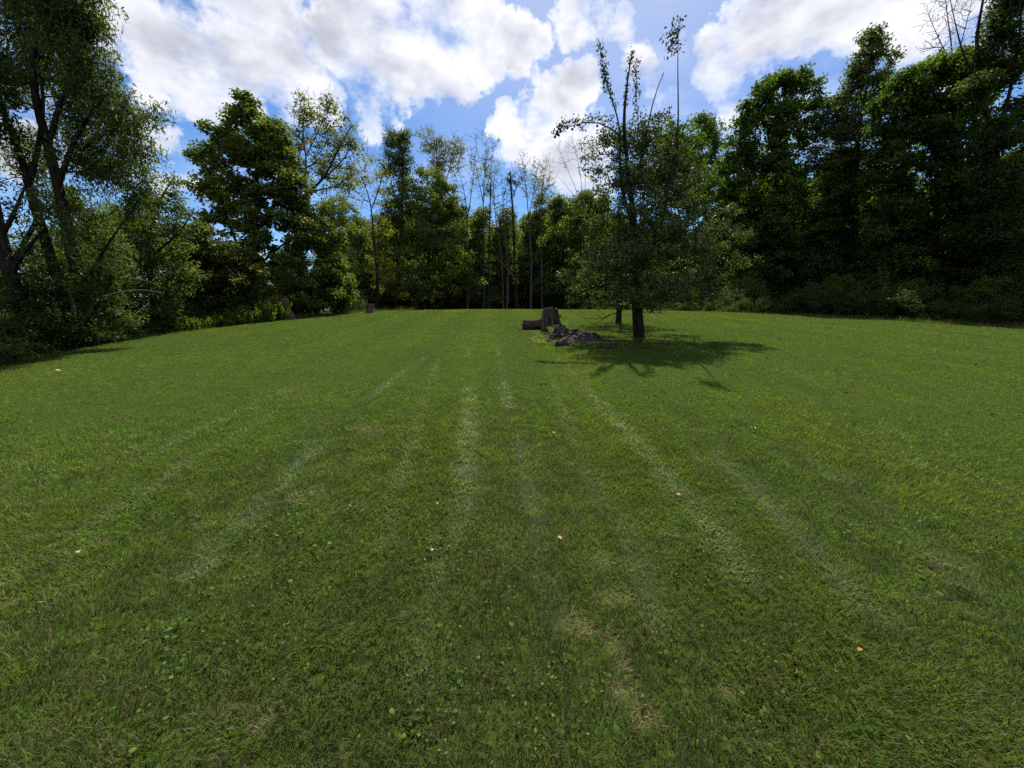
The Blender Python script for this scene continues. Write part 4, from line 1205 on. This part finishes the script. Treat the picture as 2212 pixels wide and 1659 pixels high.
def heap_h(x, y):
    """height of the heap in its own coordinates"""
    u = (x - hx0) / (hx1 - hx0)
    ridge = np.interp(u, [0, .12, .25, .45, .65, .85, 1], [.03, .22, .40, .33, .24, .13, .0])
    yc = np.interp(u, [0, .3, 1], [.35, .15, -.35])
    wid = np.interp(u, [0, .3, .7, 1], [.45, .95, .75, .35])
    f = np.clip(1 - ((y - yc) / wid) ** 2, 0, 1) ** .8
    nz = fbm(x * 3.1 + 5, y * 3.1, 61, 4)
    return ridge * f * (.35 + 1.25 * nz) + .09 * f * (fbm(x * 14, y * 14, 62, 3) - .4)


gx, gy = np.meshgrid(np.linspace(hx0, hx1, 70), np.linspace(-1.15, 1.25, 60), indexing='ij')
hz = heap_h(gx, gy)
gzv = hgt(gx + HC[0], gy + HC[1]) - Z0 - HC[2] - .015
V = np.stack([gx, gy, gzv + hz], -1).reshape(-1, 3)
i = np.arange(69)[:, None]; j = np.arange(59)[None]
Q = np.stack([i * 60 + j, (i + 1) * 60 + j, (i + 1) * 60 + j + 1, i * 60 + j + 1], -1).reshape(-1, 4)
keepq = hz.reshape(-1)[Q].max(1) > .004
M_HEAP = ground_mat('crumbled_wood', [(.028, .022, .016), (.06, .05, .038), (.016, .013, .010), (.10, .09, .075)], (3, 12, 45), 1.0)
add_obj('mound', mesh_np('mound', V, Q[keepq], mats=[M_HEAP], smooth=True), heap)
M_STONE = bark_mat('weathered_chunk', (.06, .054, .046), (.26, .24, .21), 9, .8, .8)
M_ROT = bark_mat('dark_rotten_chunk', (.010, .008, .006), (.07, .055, .042), 9, .9, .5)


def chunk_mesh(name, seed, sx, sy, sz, mat):
    bm_ = bpy.data.meshes.new(name)
    import bmesh
    b = bmesh.new(); bmesh.ops.create_icosphere(b, subdivisions=2 if max(sx, sy) > 1.5 else 1, radius=1)
    r = np.random.default_rng(seed)
    for v in b.verts:
        k = 1 + r.normal(0, .20)
        v.co = Vector((v.co.x * sx * k, v.co.y * sy * k, v.co.z * sz * k))
    b.to_mesh(bm_); b.free(); bm_.materials.append(mat)
    return bm_


CH = [chunk_mesh('wood_chunk', s, *d, m) for s, d, m in [(1, (1, .7, .5), M_STONE), (2, (1.2, .6, .4), M_ROT), (3, (.9, .8, .6), M_STONE), (4, (1.5, .45, .35), M_WOOD_OLD), (5, (1, .9, .45), M_ROT), (6, (1.3, .7, .3), M_STONE)]]
for k in range(190):
    while True:
        x = _rs.uniform(hx0, hx1); y = _rs.uniform(-1.0, .9)
        h0 = float(heap_h(np.array(x), np.array(y)))
        if h0 > .02: break
    o = add_obj('wood_chunk', CH[k % 6], heap)
    s0 = _rs.uniform(.025, .078) * (1.35 if k % 9 == 0 else 1)
    o.scale = (s0, s0, s0)
    o.rotation_euler = (_rs.uniform(-.5, .5), _rs.uniform(-.5, .5), _rs.uniform(0, 6.28))
    o.location = (x, y, gz(x + HC[0], y + HC[1]) - HC[2] + h0 + s0 * .1)
SLAB = [chunk_mesh('wood_slab', 30 + q, *d, m) for q, (d, m) in enumerate([((1.7, .9, .8), M_WOOD_OLD), ((2.4, .8, .5), M_WOOD_OLD), ((1.6, .7, .6), M_STONE)])]
for k, (u, v, s0, rz) in enumerate([(1215, 742, .17, .5), (1248, 742, .17, .1), (1275, 743, .12, -.1), (1226, 722, .10, 1.0), (1262, 726, .11, -.5), (1296, 742, .11, -.6), (1240, 714, .10, -.4), (1312, 748, .085, -.3), (1200, 730, .10, .8), (1284, 730, .08, -.7)]):
    p = foot_at(u, v + 4)
    o = add_obj('wood_slab', SLAB[k % 3], heap)
    x, y = p[0] - HC[0], p[1] - HC[1]
    o.scale = (s0, s0, s0); o.rotation_euler = (_rs.uniform(-.3, .3), _rs.uniform(-.15, .3), rz)
    o.location = (x, y, p[2] - HC[2] + max(0, float(heap_h(np.array(x), np.array(y)))) * .8 + s0 * .35)
# pale chips strewn left of it
CP = [chunk_mesh('bark_chip', 50 + q, 1.3, .6, .2, M_STONE) for q in range(3)]
for k in range(46):
    p = foot_at(_rs.uniform(1140, 1192), _rs.uniform(717, 735))
    o = add_obj('bark_chip', CP[k % 3], heap); s0 = _rs.uniform(.02, .05); o.scale = (s0, s0, s0)
    o.rotation_euler = (_rs.uniform(-.3, .3), _rs.uniform(-.3, .3), _rs.uniform(0, 6.28)); o.location = tuple(p - HC + np.array([0, 0, .03]))


def weeds_patch(name, pts, per, size, spread, seed, cols, label, width=.5, hgt_=.12):
    rng = np.random.default_rng(seed)
    c = np.array(pts); c[:, 2] += hgt_ * .6
    V, Q, C = leaves(rng, c, np.zeros_like(c), per, spread, size, width, cols, .03, .8, .6, .1)
    o = add_obj(name, mesh_np(name, V, Q, col=C, mats=[M_LEAF]))
    tag(o, label, 'weeds', kind='stuff')


pts = [foot_at(_rs.uniform(1150, 1215), _rs.uniform(722, 748)) for _ in range(60)] + [foot_at(_rs.uniform(1230, 1330), _rs.uniform(741, 754)) for _ in range(60)] + [foot_at(_rs.uniform(1185, 1225), _rs.uniform(712, 740)) + np.array([0, 0, .22]) for _ in range(50)]
weeds_patch('weeds', pts, 14, .05, .10, 5, GREENS['weed'], 'low green weeds growing round the foot of the debris heap')

# ------------------------------------------------------------------ cut and broken stumps at the wood edge
p = foot_at(627, 688)
s1 = px_size(627, 670, p[1])
bst = add_obj('broken_stump', None, loc=p)
tag(bst, 'pale broken leaning trunk stub behind the goldenrod at the left wood edge', 'stump')
add_obj('trunk', stump_mesh('trunk', 9 * s1, 46 * s1, 31, M_BARK_RED, ridge=.10, jag=.25, flare=.3, lean=(-14 * s1, 0)), bst)
sk = Skeleton(); sk.line([(-22 * s1, 0, 0), (-20 * s1, 0, 25 * s1), (-24 * s1, 0, 46 * s1)], .05, .03, step=.2, rng=_rs, wob=.1)
add_obj('splinter', sk.mesh('splinter', M_WOOD_PALE), bst)
p = foot_at(800, 676)
s1 = px_size(800, 670, p[1])
o = add_obj('cut_stump', stump_mesh('cut_stump', 8.5 * s1, 19 * s1, 35, M_BARK_RED, ridge=.05, jag=.02, flare=.12, hollow=False), loc=p)
tag(o, 'short brown cut stump standing at the far left lawn edge under the yellowish sapling', 'stump')

# ------------------------------------------------------------------ undergrowth round the lawn


def shrub_proto(name, label, group, seed, h, w, n, per, size, cols, width=.6, spread=.22):
    rng = np.random.default_rng(seed)
    root = add_obj(name, None)
    tag(root, label, 'shrub', group)
    sk = Skeleton()
    for k in range(6):
        a = rng.uniform(0, 6.28); r = rng.uniform(.2, .5) * w
        sk.line([(.05 * math.cos(a), .05 * math.sin(a), -.15), (.4 * r * math.cos(a), .4 * r * math.sin(a), h * .4), (r * math.cos(a), r * math.sin(a), h * .8)], .02, .008, step=.25, rng=rng)
    d = unit(rng.normal(0, 1, (n, 3))); d[:, 2] = np.abs(d[:, 2])
    rr = rng.uniform(.3, 1, (n, 1)) ** .6
    T = d * rr * np.array([w, w, h * .75]) + np.array([0, 0, h * .15])
    T *= (1 + .25 * (fbm(T[:, :1] * 2 + seed, T[:, 1:2] * 2, seed) - .5) * 2)
    sk.grow(T, rng, step=.25)
    add_obj('stems', sk.mesh('stems', M_BARK, rtip=.004), root)
    V, Q, C = leaves(rng, T, d, per, spread, size, width, cols, .02, .8, .5, .2)
    add_obj('foliage', mesh_np('foliage', V, Q, col=C, mats=[M_LEAF]), root)
    return root


def stalk_proto(name, label, seed, h, w, n, cols, flower=False, lw=.2, cat='weed'):
    """a clump of upright leafy stalks"""
    rng = np.random.default_rng(seed)
    root = add_obj(name, None)
    tag(root, label, cat)
    sk = Skeleton(); cs = []; tops = []
    for k in range(n):
        a = rng.uniform(0, 6.28); r = w * rng.uniform(0, 1) ** .6
        x, y = r * math.cos(a), r * math.sin(a); hh = h * rng.uniform(.6, 1.1) * (1 - .25 * (r / w) ** 2)
        lx, ly = rng.normal(0, .16, 2) * hh
        P = [(x, y, -.1), (x + lx * .4, y + ly * .4, hh * .55), (x + lx, y + ly, hh)]
        sk.line(P, .006, .004, step=.25)
        for t in np.arange(.15, 1, .07):
            cs.append((x + lx * t, y + ly * t, hh * t))
        tops.append(P[-1])
    add_obj('stems', sk.mesh('stems', M_LEAFSTEM, rtip=.004), root)
    cs = np.array(cs)
    V, Q, C = leaves(rng, cs, np.zeros_like(cs), 5, .085, .12, lw, cols, .02, .8, .3, .35)
    add_obj('foliage', mesh_np('foliage', V, Q, col=C, mats=[M_LEAF]), root)
    if flower:
        cs = np.array(tops)
        V, Q, C = leaves(rng, cs, np.zeros_like(cs), 9, .07, .022, .8, [(.30, .22, .03), (.24, .19, .03)], 0, .8, .3, .2)
        add_obj('flower', mesh_np('flower', V, Q, col=C, mats=[M_LEAF]), root)
    return root


M_LEAFSTEM = bark_mat('green_stem', (.04, .06, .02), (.07, .09, .03), 8, .1, 1)
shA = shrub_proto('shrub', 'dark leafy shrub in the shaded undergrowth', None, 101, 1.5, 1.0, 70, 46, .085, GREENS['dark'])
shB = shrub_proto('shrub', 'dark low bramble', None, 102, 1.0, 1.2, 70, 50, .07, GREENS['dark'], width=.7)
shC = shrub_proto('shrub', 'tall loose shrub', None, 103, 2.6, 1.4, 90, 44, .10, GREENS['maple'], width=.6, spread=.32)
gold = stalk_proto('goldenrod', 'tallest bright goldenrod clump with yellow flower heads beside the broken leaning trunk', 104, 1.15, .8, 70, GREENS['weed'], True)
weed = stalk_proto('weed_clump', 'bright feathery green weeds', 105, .95, .85, 75, GREENS['weed'])
_ru = np.random.default_rng(55)


def put(root, x, y, s, label, group=None, rz=None):
    d = dup(root, (x, y, gz(x, y)), _ru.uniform(0, 6.28) if rz is None else rz, s, label, group)
    return d


used = set()


def place_first(root, x, y, s, label, group=None):
    if root.name not in used:
        used.add(root.name)
        root.location = (x, y, gz(x, y)); root.scale = (s, s, s)
        root['label'] = label
        if group: root['group'] = group
        return root
    return put(root, x, y, s, label, group)


def beyond(u, v, add):
    """a point this far beyond the lawn edge in the direction of a photo column"""
    p = ground_hit(u, v); az = math.atan2(p[0], p[1]); r = float(lawn_r(math.degrees(az))) + add
    return r * math.sin(az), r * math.cos(az)


x, y = beyond(590, 690, .9); place_first(gold, x, y, 1.0, 'tallest bright goldenrod clump with yellow flower heads beside the broken leaning trunk')
for (u, ad, s, lab) in [(560, .8, .95, 'bright green weed clump directly left of the flowering goldenrod'), (530, .7, .85, 'feathery weed clump second left of the flowering goldenrod'), (500, .8, .75, 'weed clump where the left weed bank starts to drop lower'),
                        (470, .6, .55, 'knee high weed clump in the lower part of the left weed bank'), (440, .6, .5, 'small pale weed clump below the bronze leaved maple sapling'), (405, .6, .55, 'leftmost bright weed clump at the lawn edge'), (575, 2.0, 1.05, 'tall weed clump behind the flowering goldenrod'),
                        (540, 2.0, 1.0, 'shaded weed clump at the back of the left weed bank')]:
    x, y = beyond(u, 700, ad); place_first(weed, x, y, s, lab)
n_ = 0
for az in np.arange(-62, 66, 2.1):
    for row in range(3):
        add = [.7, 2.6, 5.0][row]
        if (-31 < az < -20 or az > 36) and row == 0: continue
        a = math.radians(az + _ru.uniform(-.9, .9)); r = float(lawn_r(az)) + add + _ru.uniform(-.3, .8) + (10.5 if -20 < az < 24 else 0)
        kind = [shB, shA, shC][row] if _ru.uniform() < .7 else [shA, shB, shA][row]
        s = _ru.uniform(.6, 1.0) * (1.25 if az >= 24 else 1) * ((.95 if az < -38 else .62) if row == 0 else 1)
        side = 'left' if az < -14 else ('far' if az < 24 else 'right')
        lab = {'left': 'dark leafy shrub in the undergrowth along the left wood edge', 'far': 'shaded shrub under the trees beyond the lawn crest', 'right': 'almost black shrub in the shaded band below the right wood'}[side]
        place_first(kind, r * math.sin(a), r * math.cos(a), s, lab, {'left': 'undergrowth shrubs on the left', 'far': 'undergrowth shrubs beyond the crest', 'right': 'undergrowth shrubs on the right'}[side])

# ------------------------------------------------------------------ dead branches hung up in the wood edge


def dead(pts, Y, r0, r1, label, forks=(), mat=None):
    P = line3(pts, Y); foot = P[0].copy()
    sk = Skeleton(); rg = np.random.default_rng(len(label))
    sk.line(np.array(P) - foot, r0, r1, step=.2, rng=rg, wob=.12)
    for f in forks: sk.line(np.array(line3(f, Y)) - foot, r1 * 1.3, r1 * .6, step=.2, attach=True, rng=rg, wob=.12)
    o = add_obj('dead_branch', sk.mesh('dead_branch', mat or M_WOOD_PALE, rtip=.006), loc=tuple(foot))
    tag(o, label, 'branch')


dead([(648, 668), (634, 625), (622, 590), (606, 555)], 22.6, .04, .03, 'pale dead branch hanging at a slant in front of the maple foliage', [[(632, 620), (650, 645), (663, 668)], [(630, 615), (641, 660)]], M_BARK_GREY)
dead([(205, 605), (260, 598), (320, 605), (345, 618)], 12.6, .013, .006, 'thin pale dead branch arching right from the willow trunks, upper of two')
dead([(225, 640), (270, 628), (300, 624), (350, 632)], 12.6, .013, .006, 'thin dead branch arching from the willow foot, lower of two', [[(262, 630), (275, 650), (282, 670)]])
dead([(280, 690), (300, 670), (318, 660), (322, 655)], 13.0, .016, .008, 'short pale dead stick rising from the left undergrowth')
dead([(1860, 612), (1905, 582), (1950, 568), (1975, 555)], 26, .03, .012, 'slanting dead branch in the darkness of the right wood', [[(1905, 582), (1950, 590), (1990, 575)]], M_BARK)
dead([(1940, 610), (1990, 588), (2040, 580), (2090, 584)], 23, .03, .012, 'dead branch low in the right wood nearest the picture edge', [[(1990, 588), (2030, 562)]], M_BARK)
dead([(1120, 610), (1100, 585), (1075, 560), (1062, 548)], 29, .03, .012, 'grey dead branch leaning between the bare trees', [[(1090, 575), (1110, 560)]], M_BARK_GREY)
